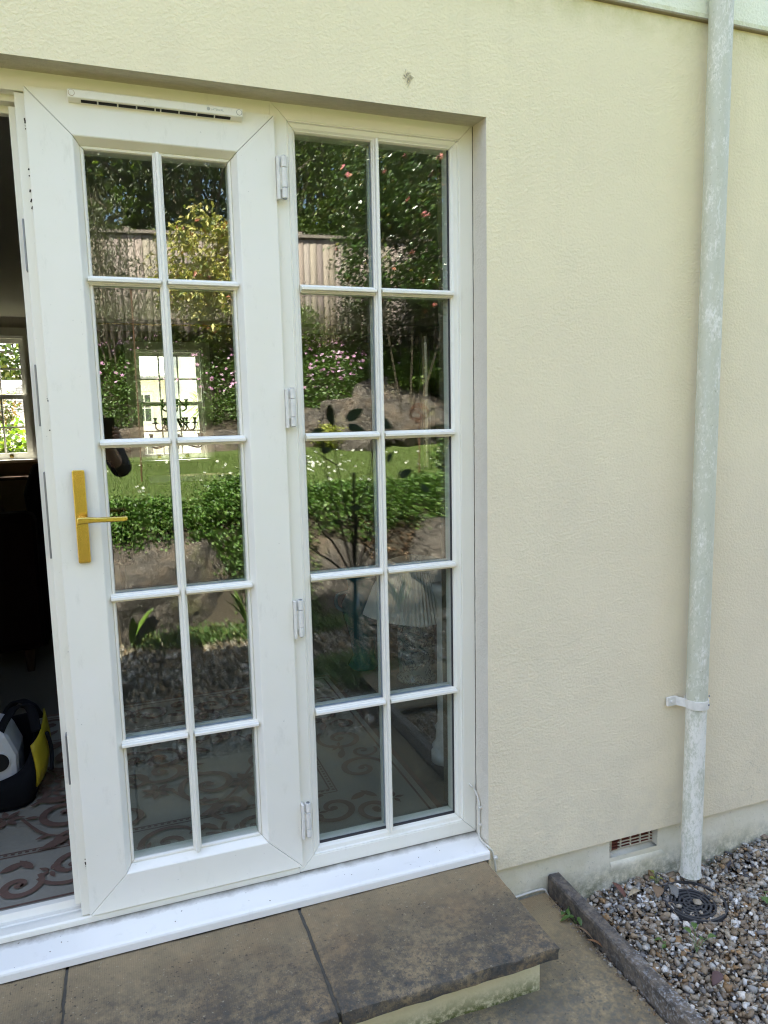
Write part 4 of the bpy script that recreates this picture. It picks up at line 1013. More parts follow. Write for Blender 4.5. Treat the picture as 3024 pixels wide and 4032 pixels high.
def flower_stuff(name, P, size, cols, label, petals=6, tilt=0.5, cat='flowers', centre=(0.6, 0.45, 0.05)):
    n = len(P)
    N_ = RNG.normal(size=(n, 3))*tilt; N_[:, 2] += 1; N_[:, 1] += 0.55; N_ /= np.linalg.norm(N_, axis=1)[:, None]
    T = np.cross(N_, RNG.normal(size=(n, 3))); T /= np.linalg.norm(T, axis=1)[:, None]; B = np.cross(N_, T)
    s = size*RNG.uniform(0.75, 1.25, n)[:, None]
    vs = []; c = pal(n, cols, var=0.1)
    for k in range(petals):
        a0, a1, am = 2*pi*(k-0.40)/petals, 2*pi*(k+0.40)/petals, 2*pi*k/petals
        vs.append(np.stack([P, P+(T*cos(a0)+B*sin(a0))*s*0.75, P+(T*cos(am)+B*sin(am))*s + N_*s*0.12, P+(T*cos(a1)+B*sin(a1))*s*0.75], 1))
    V = np.concatenate(vs).reshape(-1, 3); F = np.arange(len(V)).reshape(-1, 4)
    cc = np.tile(c, (petals, 1))
    # centres
    Pc = P+N_*s*0.15
    vc = np.stack([Pc+T*s*0.2, Pc+B*s*0.2, Pc-T*s*0.2, Pc-B*s*0.2], 1).reshape(-1, 3)
    F = np.concatenate([F, np.arange(len(vc)).reshape(-1, 4)+len(V)]); V = np.concatenate([V, vc])
    cc = np.concatenate([cc, np.tile(np.array([centre]), (n, 1))])
    o = np_mesh(name, V, F, M['petal'], np.clip(cc, 0, 1)); return tag(o, label, cat, kind='stuff')
n = 170
dx = RNG.uniform(-2, 6.5, n); dy = -RNG.uniform(4.2, 7.0, n)
flower_stuff('lawn_daisies', np.stack([dx, dy, [terr(a, b)+0.055 for a, b in zip(dx, dy)]], 1), 0.016, [(0.85,0.85,0.82)], 'small white daisies dotted over the lawn', 7)
n = 75
dx = RNG.normal(1.75, 0.20, n); dy = -RNG.normal(4.75, 0.25, n)
flower_stuff('white_flowers', np.stack([dx, dy, [terr(a, b)+0.16+0.14*random.random() for a, b in zip(dx, dy)]], 1), 0.014, [(0.88,0.88,0.86)], 'cluster of small white flowers reflected beside the branches', 5)

# geranium ground cover spilling over the lower boulders
def cover(name, boxes, n, ln, cols, label, h=0.16, mat='leaf', per=22):
    P = []
    for (cx_, cy_, rx, ry, hh, zoff) in boxes:
        m = int(n*rx*ry/sum(b[2]*b[3] for b in boxes)/per)
        a = RNG.uniform(0, 2*pi, m); r = np.sqrt(RNG.uniform(0, 1, m))
        px, py = cx_+rx*r*np.cos(a), cy_+ry*r*np.sin(a)
        pz = np.array([max(terr(u, v), -0.1) for u, v in zip(px, py)]) + zoff + hh*(1-r**2)*RNG.uniform(0.7, 1.1, m)
        c = np.stack([px, py, pz], 1)
        P.append(np.repeat(c, per, 0)+RNG.normal(size=(m*per, 3))*np.array([0.055, 0.055, 0.03]))
    P = np.concatenate(P)
    o = leaf_mesh(name, P, ln, ln*0.85, pal(len(P), cols, var=0.3), M[mat], 0.8)
    return tag(o, label, 'ground cover', kind='stuff')
cover('geranium_cover', [(-.9, -4.15, .8, .38, .20, 0), (.15, -4.02, .46, .30, .10, 0), (1.02, -4.0, .44, .42, .24, .02), (1.9, -4.15, .50, .28, .10, 0), (2.75, -4.15, .70, .30, .12, .02), (3.9, -4.15, .8, .3, .16, 0)],
      60000, 0.029, [(0.085,0.17,0.03),(0.12,0.22,0.045),(0.05,0.115,0.022),(0.17,0.26,0.07)], 'lobed green geranium leaves spilling over the lower boulders')
cover('geranium_cover', [(1.25, -3.62, .30, .25, .16, .1), (.42, -3.30, .40, .10, .03, .03), (1.15, -3.22, .45, .10, .05, .03), (-.5, -3.28, .4, .08, .04, .02), (1.28, -2.25, .28, .22, .04, .0)],
      12000, 0.026, [(0.07,0.15,0.03),(0.11,0.19,0.05),(0.16,0.18,0.06)], 'low weeds along the foot of the lower boulders at the gravel edge')
# bark mulch
p = scatter(1.9, 3.3, -4.05, -3.45, 0.022)
P3 = np.column_stack([p, [terr(a, b)+0.02 for a, b in p]])
o = leaf_mesh('bark_mulch', P3, 0.05, 0.022, pal(len(P3), [(0.22,0.14,0.09),(0.14,0.085,0.05),(0.30,0.21,0.14)]), M['petal'], 1.2); tag(o, 'brown bark mulch between boulders', 'mulch', kind='stuff')
# hart's tongue ferns at the rock foot
def fern(x, y, z, n, L, label, seed):
    e = empty('fern', (x, y, z), label, 'fern', 'strap-leaved ferns at the boulder foot'); rs = random.Random(seed); t = MB()
    for i in range(n):
        a = rs.uniform(0, 2*pi); l = L*rs.uniform(.7, 1.15); out = rs.uniform(.25, .7)
        prev = []
        for k in range(7):
            s = k/6; r = out*l*s**1.3; zz = z + l*(s - 0.45*s*s*out)
            wv = 0.021*(sin(pi*min(1, s*0.92+0.08))**0.6)
            c = Vector((x+r*cos(a), y+r*sin(a), zz)); side = Vector((-sin(a), cos(a), 0))*wv
            prev += [c-side, c+Vector((0, 0, -0.006)), c+side]
        t.add(prev, [(3*k+j, 3*k+j+1, 3*k+j+4, 3*k+j+3) for k in range(6) for j in range(2)])
    o = t.build('frond', simple('fern_green', (0.12, 0.20, 0.03), 0.4, 0, 0.25, 20), e, smooth=True)
fern(0.83, -3.30, -0.02, 9, 0.34, 'bright green strap-leaved fern reflected against the right door panes', 2)
fern(0.02, -3.28, -0.05, 7, 0.28, 'strap-leaved fern reflected at the left edge of the door glass', 4)
fern(2.05, -3.35, -0.05, 7, 0.28, 'strap-leaved fern at the foot of the right hand boulders', 8)

# flower bank: cranesbill mound with pink flowers
def bank(name, x0, x1, n, cols, label, ln=0.035, hmax=0.32, Y0=7.45, Y1=9.1):
    per = 22; m = n//per
    px = RNG.uniform(x0, x1, m); py = -RNG.uniform(Y0, Y1, m)
    hh = np.array([0.5+0.5*noise.noise(Vector((a*1.4, b*1.4, 3))) for a, b in zip(px, py)])*hmax
    pz = np.array([terr(a, b) for a, b in zip(px, py)]) + hh*RNG.uniform(0.3, 1.0, m)
    P = np.repeat(np.stack([px, py, pz], 1), per, 0)+RNG.normal(size=(m*per, 3))*np.array([0.075, 0.075, 0.05])
    o = leaf_mesh(name, P, ln, ln*0.7, pal(len(P), cols, var=0.3), M['leaf'], 0.6)
    return tag(o, label, 'ground cover', kind='stuff')
bank('cranesbill_foliage', -2.5, 6.0, 90000, [(0.07,0.13,0.025),(0.10,0.18,0.04),(0.045,0.09,0.018),(0.14,0.22,0.055)], 'dense green cranesbill foliage covering the bank below the fence', 0.040)
def bank_flowers(x0, x1, Y0, Y1, n):
    px = RNG.uniform(x0, x1, n); py = -RNG.uniform(Y0, Y1, n)
    hh = np.array([0.5+0.5*noise.noise(Vector((a*1.4, b*1.4, 3))) for a, b in zip(px, py)])*0.32
    return np.stack([px, py, np.array([terr(a, b) for a, b in zip(px, py)])+hh+0.07+RNG.uniform(0, .07, n)], 1)
P = np.concatenate([bank_flowers(0.9, 1.9, 7.7, 9.1, 170), bank_flowers(-0.2, 0.9, 7.8, 9.0, 60), bank_flowers(2.3, 3.7, 7.7, 9.1, 190), bank_flowers(3.6, 4.6, 7.6, 8.4, 26), bank_flowers(-2.5, -.3, 7.8, 9, 90)])
flower_stuff('pink_flowers', P, 0.024, [(0.78,0.42,0.66),(0.82,0.55,0.76),(0.70,0.34,0.60)], 'pink cranesbill flowers scattered over the bank', 5, 0.5, centre=(0.7,0.6,0.6))

# shrubs in front of the fence
bush('variegated_shrub', [((1.30, -8.30, 3.55), (.62, .45, .72)), ((1.55, -8.25, 3.0), (.55, .45, .45)), ((1.72, -8.3, 3.7), (.45, .4, .45)), ((1.05, -8.25, 3.15), (.42, .35, .4))],
     5200, 0.10, 0.040, [(0.56,0.50,0.18),(0.40,0.38,0.12),(0.18,0.22,0.06),(0.68,0.60,0.30),(0.42,0.14,0.09)], 'large variegated yellow and green shrub with pink tips in front of the fence', w=[.32,.22,.26,.15,.05], per=16, spread=0.13, up=0.3)
bush('olive_shrub', [((0.05, -8.25, 3.35), (.75, .45, .70)), ((-.5, -8.3, 3.0), (.6, .45, .6)), ((0.25, -8.3, 2.8), (.55, .4, .45)), ((-.1, -8.5, 4.1), (.5, .4, .6))],
     9000, 0.055, 0.016, [(0.085,0.095,0.05),(0.13,0.14,0.085),(0.05,0.06,0.03),(0.20,0.20,0.13)], 'loose grey green shrub with narrow leaves before the fence at the left', per=26, spread=0.2, up=0.1, shell=0.2)
bush('low_shrub', [((1.45, -8.35, 2.35), (.55, .4, .42)), ((0.8, -8.5, 2.45), (.4, .35, .35))], 4200, 0.06, 0.03, [(0.07,0.10,0.025),(0.11,0.14,0.04),(0.05,0.07,0.02)], 'mid green shrub below the variegated one')
bush('box_shrub', [((2.60, -8.75, 2.65), (.42, .4, .55))], 6500, 0.032, 0.022, [(0.10,0.16,0.02),(0.06,0.11,0.015),(0.14,0.20,0.03)], 'rounded bright green box shrub by the fence', per=20, spread=0.12)
bush('wispy_shrub', [((3.25, -9.0, 2.7), (.45, .25, .45)), ((3.85, -8.9, 2.8), (.3, .25, .5))], 2000, 0.06, 0.010, [(0.18,0.15,0.08),(0.12,0.15,0.05),(0.28,0.22,0.14)], 'wispy brown green perennial before the fence boards', per=14, spread=0.3, shell=0.1, stems=12, stem_r=0.006)
bush('camellia', [((3.60, -7.0, 4.15), (.75, .5, .75)), ((3.15, -6.95, 4.05), (.50, .4, .55)), ((4.15, -7.0, 3.5), (.6, .5, .7)), ((3.55, -6.9, 3.15), (.75, .42, .22)), ((2.95, -6.9, 3.45), (.25, .3, .35)), ((3.7, -7.2, 5.0), (.7, .5, .5))],
     14000, 0.062, 0.036, [(0.045,0.09,0.016),(0.055,0.105,0.02),(0.09,0.14,0.03),(0.16,0.15,0.03)], 'tall glossy camellia with pink blooms reflected in the top right sidelight panes', 'shrub', w=[.35,.35,.24,.06], mat='gloss_leaf', stems=3, per=15, spread=0.18, up=0.4, shell=0.2,
     flowers=(46, [(0.80,0.30,0.34),(0.85,0.42,0.40),(0.75,0.38,0.25)], 0.05), stem_r=0.010)
bush('dark_shrub', [((4.3, -8.0, 2.9), (.75, .4, .8)), ((3.6, -8.6, 3.0), (.45, .3, .7)), ((5.2, -8.2, 2.8), (.6, .4, .8))], 9000, 0.06, 0.035, [(0.022,0.035,0.012),(0.035,0.05,0.016),(0.05,0.07,0.02)], 'dark dense shrub in shade behind the camellia stems', per=20, spread=0.18, shell=0.2)
bush('brown_shrub', [((4.5, -8.4, 4.1), (.6, .4, .8)), ((4.9, -8.6, 3.2), (.5, .4, .6))], 5000, 0.05, 0.012, [(0.13,0.11,0.06),(0.18,0.15,0.09),(0.08,0.08,0.04)], 'twiggy brown shrub at the right of the fence', per=18, spread=0.25, shell=0.1, stems=10, stem_r=0.008)
bush('hellebore_clump', [((4.15, -7.55, 2.0), (.55, .35, .28)), ((4.7, -7.6, 2.1), (.5, .35, .32))], 3800, 0.06, 0.04, [(0.11,0.19,0.03),(0.16,0.23,0.05),(0.07,0.12,0.02)], 'bright green leafy clump on top of the tallest boulder', flowers=(3, [(0.85,0.55,0.42)], 0.07))
bush('golden_sedum', [((2.55, -7.0, 1.25), (.20, .15, .13))], 1100, 0.035, 0.022, [(0.42,0.42,0.08),(0.30,0.34,0.06)], 'small golden yellow plant at the foot of the upper boulders', per=12, spread=0.2, stems=3, stem_r=0.004)
for (x, Y, r_, n, lb) in ((4.1, 4.9, .35, 2600, 'leafy shrub at the right edge of the lawn reflection'), (3.25, 4.6, .28, 1800, 'young shrub on the lawn edge right of the branches')):
    z = terr(x, -Y); bush('leafy_shrub', [((x, -Y, z+r_*0.9), (r_, r_, r_))], n, 0.05, 0.036, [(0.08,0.15,0.03),(0.12,0.19,0.05),(0.05,0.10,0.02)], lb, per=14, group='leafy shrubs by the lawn')
# rusty ornament: wire ball on a stake, and a plain rusty stake
def stake(x, Y, zb, zt, ball, label):
    e = empty('rusty_stake', (x, -Y, zb), label, 'garden stake'); t = MB(); rust = simple('rust', (0.13, 0.055, 0.03), 0.85, 0, 0.4, 60)
    t.tube([(x, -Y, zb-0.05), (x+0.01, -Y, (zb+zt)/2), (x+0.015, -Y, zt)], 0.0065, 8); t.build('rod', rust, e)
    if ball:
        t = MB(); rs = random.Random(4)
        for i in range(8):
            Mx = Matrix.Rotation(rs.uniform(0, pi), 3, 'X') @ Matrix.Rotation(rs.uniform(0, pi), 3, 'Y')
            t.tube([Vector((x+0.015, -Y, zt+0.09)) + Mx @ Vector((0.10*cos(a), 0.10*sin(a), 0)) for a in [2*pi*k/20 for k in range(21)]], 0.0032, 6, cap=False)
        t.build('wire_ball', rust, e)
stake(0.22, 5.4, 0.85, 2.75, False, 'tall thin rusty stake standing in the lawn at the left')
stake(3.02, 5.2, 0.85, 1.42, True, 'rusty wire ball on a short stake by the lawn')

# trees beyond the fence
TG = 'trees beyond the garden fence'
DG = [(0.030,0.055,0.012),(0.05,0.085,0.018),(0.08,0.125,0.028),(0.025,0.045,0.012)]
LG = [(0.065,0.11,0.018),(0.10,0.15,0.025),(0.045,0.08,0.015),(0.15,0.20,0.04)]
tree('holly_tree', -3.6, -12.2, 5.2, [((-3.6, -12.2, 5.6), (1.7, 1.3, 1.9)), ((-2.6, -11.8, 4.4), (1.1, .9, .9)), ((-4.4, -11.6, 4.5), (1.1, .9, 1.0))], 6500, 'dark tree beyond the far left of the fence', DG, 0.14, 0.08, TG)
tree('sycamore_tree', -0.3, -12.6, 5.8, [((-.2, -12.6, 6.3), (1.5, 1.2, 1.4)), ((-1.0, -12.0, 5.0), (1.2, 1.0, 1.1)), ((.5, -12.2, 4.9), (.7, .7, .6)), ((-.2, -12.0, 7.6), (1.2, 1, .9))], 5600, 'loose mid green tree with sky showing through it, left door panes', LG, 0.15, 0.10, TG, w=[.35,.25,.25,.15])
tree('yew_tree', 1.7, -12.4, 5.8, [((1.6, -12.3, 5.6), (1.15, 1.0, 1.7)), ((1.9, -12.1, 4.5), (1.1, .9, .9)), ((1.7, -12.6, 7.3), (1.2, 1, 1.1))], 11000, 'very dark dense evergreen behind the variegated shrub', [(0.018,0.032,0.010),(0.03,0.048,0.014),(0.045,0.065,0.02)], 0.12, 0.045, TG)
tree('laurel_tree', 4.0, -12.2, 5.4, [((3.7, -12.0, 5.6), (1.4, 1.0, 1.6)), ((4.7, -11.8, 4.9), (1.1, .9, 1.1)), ((3.2, -11.4, 4.6), (.9, .8, .7)), ((4.0, -12.2, 7.2), (1.5, 1, 1.1))], 27000, 'dense bright green tree filling the upper left sidelight panes', LG, 0.065, 0.045, TG, w=[.3,.3,.28,.12])
tree('beech_tree', 6.6, -12.4, 5.8, [((6.3, -12.2, 5.8), (1.5, 1.1, 1.8)), ((5.7, -11.7, 4.7), (1.0, .9, .9)), ((7.3, -11.9, 4.8), (1.1, .9, 1.0)), ((6.3, -12.2, 7.5), (1.3, 1, 1.0))], 11000, 'deep green tree beyond the fence at the upper right sidelight panes', LG, 0.11, 0.07, TG, w=[.35,.2,.35,.1])
tree('ash_tree', 9.4, -12.6, 5.8, [((9.4, -12.4, 5.8), (1.9, 1.3, 2.0)), ((8.6, -11.8, 4.6), (1.1, .9, .9))], 5500, 'mid green tree at the far right beyond the fence', LG, 0.15, 0.09, TG)
for i, (x, Y, s, lb) in enumerate(((-6.6, 13, 2.3, 'broad dark tree farthest left behind the garden'), (1.2, 16.5, 2.2, 'tall dark tree behind the dense evergreen'), (4.9, 16.5, 2.9, 'tall dark tree behind the bright green one'), (8.2, 17, 3.0, 'tall dark tree behind the right end of the fence'), (12.5, 14, 2.6, 'broad dark tree farthest right'))):
    z = terr(x, -Y); tree('oak_tree', x, -Y, 8, [((x, -Y, z+3.4), (s, s*.8, 2.3)), ((x+.5, -Y, z+5.6), (s*.8, s*.7, 1.8)), ((x-.6, -Y+.6, z+1.8), (s*.8, s*.6, 1.3))], 5200, lb, DG, 0.22, 0.13, 'tall trees behind the garden', 0.22)

# ================================================================== ROOM
fl = MB(); fl.box(HX0+0.2, HX1-0.2, 0.097, 7.0, 0.10, 0.178); tag(fl.build('room_floor', M['carpet']), kind='structure')
rugx0, rugx1, rugy0, rugy1 = -1.75, 0.955, 0.115, 1.56
rug = empty('rug', (0, 0.8, 0.18), 'grey green flatweave rug with dusky red scrolls just inside the open doorway', 'rug')
r = MB(); r.box(rugx0, rugx1, rugy0, rugy1, 0.179, 0.187); r.build('weave', M['rug'], rug)
class Flat:
    def __init__(s): s.mb = MB(); s.z = 0.1885
    def ribbon(s, P, w):
        n = len(P); vs = []; s.z += 0.00002
        for i, p in enumerate(P):
            a = P[max(i-1, 0)]; b = P[min(i+1, n-1)]; dx, dy = b[0]-a[0], b[1]-a[1]; l = math.hypot(dx, dy) or 1
            wi = w[i] if isinstance(w, list) else w
            vs += [(p[0]-dy/l*wi, p[1]+dx/l*wi, s.z), (p[0]+dy/l*wi, p[1]-dx/l*wi, s.z)]
        s.mb.add(vs, [(2*i, 2*i+1, 2*i+3, 2*i+2) for i in range(n-1)])
    def leafshape(s, x, y, l, w, a):
        P = [(x+cos(a)*l*t, y+sin(a)*l*t) for t in [0, .15, .3, .5, .7, .85, 1]]
        s.ribbon(P, [0.001, w*.6, w*.9, w, w*.75, w*.4, 0.001])
    def spiral(s, x, y, r0, a0, turns, sgn, w):
        P = []; n = 34
        for i in range(n+1):
            t = i/n; a = a0+sgn*2*pi*turns*t; r_ = r0*(1-t)**0.85+0.004
            P.append((x+r_*cos(a), y+r_*sin(a)))
        s.ribbon(P, [w*(0.35+0.9*sin(pi*min(1, i/n*0.8+0.15))) for i in range(n+1)])
        s.mb.add([(x+w*1.5*cos(2*pi*k/10), y+w*1.5*sin(2*pi*k/10), s.z) for k in range(10)], [tuple(range(10))])
    def flower(s, x, y, r_, n=6):
        for k in range(n): s.leafshape(x+r_*0.15*cos(2*pi*k/n), y+r_*0.15*sin(2*pi*k/n), r_, r_*0.22, 2*pi*k/n)
F_ = Flat(); rs = random.Random(9)
bi = 0.30
for (x0, x1, y0, y1) in ((rugx0+bi, rugx1-bi, rugy0+bi, rugy1-bi), (rugx0+bi+0.022, rugx1-bi-0.022, rugy0+bi+0.022, rugy1-bi-0.022), (rugx0+0.045, rugx1-0.045, rugy0+0.045, rugy1-0.045), (rugx0+0.01, rugx1-0.01, rugy0+0.01, rugy1-0.01)):
    w_ = 0.0028 if x0 > rugx0+0.1 else (0.004 if x0 > rugx0+0.03 else 0.010)
    for a, b in (((x0, y0), (x1, y0)), ((x1, y0), (x1, y1)), ((x1, y1), (x0, y1)), ((x0, y1), (x0, y0))): F_.ribbon([a, b], w_)
# dashes between the two inner lines
for k in range(int((rugx1-rugx0-2*bi)/0.02)): F_.ribbon([(rugx0+bi+0.008+k*0.02, rugy0+bi+0.011), (rugx0+bi+0.019+k*0.02, rugy0+bi+0.011)], 0.004)
for k in range(int((rugy1-rugy0-2*bi)/0.02)): F_.ribbon([(rugx1-bi-0.011, rugy0+bi+0.008+k*0.02), (rugx1-bi-0.011, rugy0+bi+0.019+k*0.02)], 0.004)
# border scrolls
x = rugx0+0.2
while x < rugx1-0.1:
    for yy, sg in ((rugy0+0.165, 1), (rugy1-0.165, -1)):
        F_.spiral(x, yy+0.02*sg, 0.095, rs.uniform(0, 6), 1.45, sg, 0.009); F_.spiral(x+0.13, yy-0.035*sg, 0.06, rs.uniform(0, 6), 1.2, -sg, 0.009)
        F_.leafshape(x+0.07, yy+0.05*sg, 0.08, 0.016, sg*0.5); F_.leafshape(x+0.16, yy+0.04*sg, 0.07, 0.013, sg*2.2); F_.flower(x+0.21, yy+0.01*sg, 0.034, 5)
    x += 0.27
y = rugy0+0.42
while y < rugy1-0.35:
    F_.spiral(rugx1-0.17, y, 0.095, rs.uniform(0, 6), 1.45, 1, 0.009); F_.spiral(rugx1-0.12, y+0.13, 0.05, rs.uniform(0, 6), 1.2, -1, 0.006); F_.leafshape(rugx1-0.22, y+0.1, 0.08, 0.015, 1.2); F_.flower(rugx1-0.20, y+0.2, 0.034, 5)
    y += 0.27
# field scrolls, stems and flowers
for cx in (-1.2, -0.72, -0.24, 0.24):
    for cy in (0.62, 1.05):
        sg = 1 if (round(cx*100)+round(cy*100)) % 2 else -1
        F_.spiral(cx, cy, 0.115, rs.uniform(0, 6), 1.6, sg, 0.010); F_.spiral(cx-0.15, cy-0.16*sg, 0.085, rs.uniform(0, 6), 1.4, -sg, 0.010); F_.spiral(cx+0.05, cy+0.19*sg, 0.07, rs.uniform(0, 6), 1.3, sg, 0.009); F_.flower(cx-0.05, cy-0.17*sg, 0.045, 6); F_.flower(cx+0.30, cy+0.02, 0.05, 7); F_.spiral(cx+0.19, cy+0.11*sg, 0.075, rs.uniform(0, 6), 1.3, -sg, 0.008)
        F_.spiral(cx+0.22, cy-0.12*sg, 0.06, rs.uniform(0, 6), 1.2, sg, 0.007)
        F_.flower(cx+0.12, cy-0.02, 0.055, 7); F_.leafshape(cx-0.1, cy+0.12, 0.12, 0.02, 0.4*sg); F_.leafshape(cx+0.03, cy-0.16, 0.11, 0.018, 2.6*sg)
        P = [(cx-0.13+0.40*t, cy+0.15*sin(t*5)*sg) for t in [i/14 for i in range(15)]]; F_.ribbon(P, 0.0055)
        for k in range(5): F_.leafshape(cx-0.12+0.085*k, cy+0.15*sin(k*1.06)*sg, 0.045, 0.010, rs.uniform(0, 6.2))
F_.mb.build('scroll_pattern', M['rugred'], rug)

# sofa seen from behind
so = empty('sofa', (-1.35, 2.5, 0.18), 'dark maroon leather sofa with its back to the open doorway', 'sofa')
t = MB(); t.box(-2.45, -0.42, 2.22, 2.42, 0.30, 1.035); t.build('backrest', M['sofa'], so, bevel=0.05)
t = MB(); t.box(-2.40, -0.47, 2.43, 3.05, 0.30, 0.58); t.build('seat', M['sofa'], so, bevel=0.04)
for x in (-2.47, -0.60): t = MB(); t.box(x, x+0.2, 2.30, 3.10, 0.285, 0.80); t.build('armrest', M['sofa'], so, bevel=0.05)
for x, y in ((-2.40, 2.28), (-0.50, 2.28), (-2.40, 3.0), (-0.50, 3.0)): t = MB(); t.tube([(x, y, 0.18), (x, y, 0.30)], [0.018, 0.03], 10); t.build('leg', M['wood'], so)
for x, a, lb in ((-0.78, 0.15, 'mauve cushion showing above the sofa back near the door edge'), (-1.05, -0.3, 'dark cushion showing above the sofa back, farther left')):
    t = MB(); t.lathe([(0.0, -0.06), (0.14, -0.045), (0.19, 0.0), (0.14, 0.045), (0.0, 0.06)], (0, 0, 0), 20, cap=False)
    o = t.build('cushion', simple('cushion_cloth', (0.07, 0.05, 0.055) if a > 0 else (0.02, 0.016, 0.018), 0.9), None, smooth=True)
    o.rotation_euler = (rad(68), 0, a); o.location = (x, 2.56, 0.965); tag(o, lb, 'cushion')
def chair(x, y, rz, label):
    e = empty('wing_chair', (x, y, 0.18), label, 'armchair', rz=rz)
    L = Matrix.Translation((x, y, 0)) @ Matrix.Rotation(rz, 4, 'Z')
    def add(name, prof, y0, y1, bev=0.03):
        t = MB(); t.prism(prof, 'y', y0, y1); t.v = [tuple(L @ Vector(p)) for p in t.v]; t.build(name, M['black'], e, bevel=bev)
    add('backrest', [(-.30, .55), (.30, .55), (.34, 1.0), (.27, 1.20), (.12, 1.235), (-.12, 1.235), (-.27, 1.20), (-.34, 1.0)], -0.06, 0.06)
    add('seat', [(-.32, .38), (.32, .38), (.32, .62), (-.32, .62)], 0.06, 0.62)
    for s in (-1, 1):
        add('armrest', [(s*.30, .38), (s*.40, .38), (s*.40, .80), (s*.30, .80)], 0.0, 0.60)
    for a, b in ((-.3, 0), (.3, 0), (-.3, .55), (.3, .55)):
        t = MB(); t.tube([L @ Vector((a, b, .18)), L @ Vector((a, b, .40))], [0.015, 0.025], 8); t.build('leg', M['wood'], e)
chair(-0.30, 3.9, 0.25, 'black upholstered wing chair in front of the sash window in the dark room')

# tool bag just inside the threshold
bag = empty('tool_bag', (-0.46, 0.86, 0.188), 'open black and yellow tool bag with white container inside, standing on the rug', 'bag')
def shell(path_lo, path_hi, mat, name, parent, mid=None, thick=0.012):
    n = len(path_lo); t = MB(); layers = [path_lo] + ([mid] if mid else []) + [path_hi]
    vs = [p for lay in layers for p in lay]
    for l in range(len(layers)-1):
        for k in range(n): t.f.append((l*n+k, l*n+(k+1) % n, (l+1)*n+(k+1) % n, (l+1)*n+k))
    t.v = [tuple(v) for v in vs]
    o = t.build(name, mat, parent, smooth=True); s_ = o.modifiers.new('solid', 'SOLIDIFY'); s_.thickness = thick; s_.offset = -1
    b = o.modifiers.new('sub', 'SUBSURF'); b.levels = 1; b.render_levels = 2
    return o
bx, by, bz0 = -0.475, 0.86, 0.188
def sup(hx, hy, z, n=20, tilt=0.0, e=0.45, dx=0, dy=0):
    return [(bx+dx+hx*math.copysign(abs(cos(2*pi*k/n))**e, cos(2*pi*k/n)), by+dy+hy*math.copysign(abs(sin(2*pi*k/n))**e, sin(2*pi*k/n)), z + tilt*cos(2*pi*k/n)) for k in range(n)]
RIM = [(p[0], p[1], 0.355 + 0.055*cos(2*pi*k/20) + 0.065*sin(2*pi*k/20)) for k, p in enumerate(sup(.140, .130, 0.4))]
shell(sup(.135, .155, bz0+0.002), RIM, M['black'], 'body', bag, sup(.175, .17, 0.29, tilt=0.01))
t = MB(); P = sup(.135, .155, bz0+0.004); t.add(P, [tuple(range(20))]); t.build('base', M['black'], bag)
# yellow end panels
t = MB()
vs = []; cols_ = 8; rows_ = 5
for j in range(rows_):
    for i in range(cols_):
        u = i/(cols_-1); v = j/(rows_-1)
        a = -0.80 + 1.10*u
        rr_ = (0.181 - 0.02*abs(v-0.3))
        vs.append((bx + rr_*1.02*max(0.0, cos(a))**0.55, by + 0.172*math.copysign(abs(sin(a))**0.6, sin(a)), 0.275 + v*0.13 + 0.045*u - 0.02*(1-u)*(v < .2)))
t.add(vs, [(j*cols_+i, j*cols_+i+1, (j+1)*cols_+i+1, (j+1)*cols_+i) for j in range(rows_-1) for i in range(cols_-1)])
yo = t.build('side_panel', M['yellow'], bag, smooth=True); sm = yo.modifiers.new('solid', 'SOLIDIFY'); sm.thickness = 0.006; sm.offset = 1
t = MB(); t.tube(smooth_pts([(bx+0.184, by-0.08, 0.42), (bx+0.192, by-0.06, 0.35), (bx+0.190, by-0.09, 0.285)]), 0.007, 8); t.build('piping', M['black'], bag, smooth=True)
# handle straps
t = MB()
for s in (-1, 1):
    P = smooth_pts([(bx+0.02, by+s*.09, .40), (bx+0.05, by+s*.07, .47), (bx+.09, by+s*.03, .512), (bx+.13, by+s*.01, .49), (bx+.15, by+s*.06, .42)])
    n0 = len(t.v)
    for p in P: t.v += [(p[0]-.016, p[1], p[2]), (p[0]+.016, p[1], p[2]+0.004)]
    t.f += [(n0+2*i, n0+2*i+1, n0+2*i+3, n0+2*i+2) for i in range(len(P)-1)]
ho = t.build('strap', M['black'], bag, smooth=True); sm = ho.modifiers.new('solid', 'SOLIDIFY'); sm.thickness = 0.007
wc = empty('white_container', (bx-0.03, by, 0.2), 'white plastic container with a round dark opening, packed inside the tool bag', 'container')
t = MB(); t.prism([(bx-.115, .195), (bx+.085, .195), (bx+.088, .36), (bx+.055, .445), (bx-.0, .470), (bx-.09, .46), (bx-.125, .42)], 'y', by-0.095, by+0.09); t.build('shell', M['whitecloth'], wc, bevel=0.022)
t = MB(); t.tube([(bx+0.030, by-0.0955, 0.345), (bx+0.030, by-0.103, 0.345)], 0.032, 28); t.build('opening', M['void'], wc)
t = MB(); t.tube([(bx+0.030+0.034*cos(a), by-0.098, 0.345+0.034*sin(a)) for a in [2*pi*k/28 for k in range(29)]], 0.003, 6, cap=False); t.build('opening_rim', M['whitecloth'], wc)

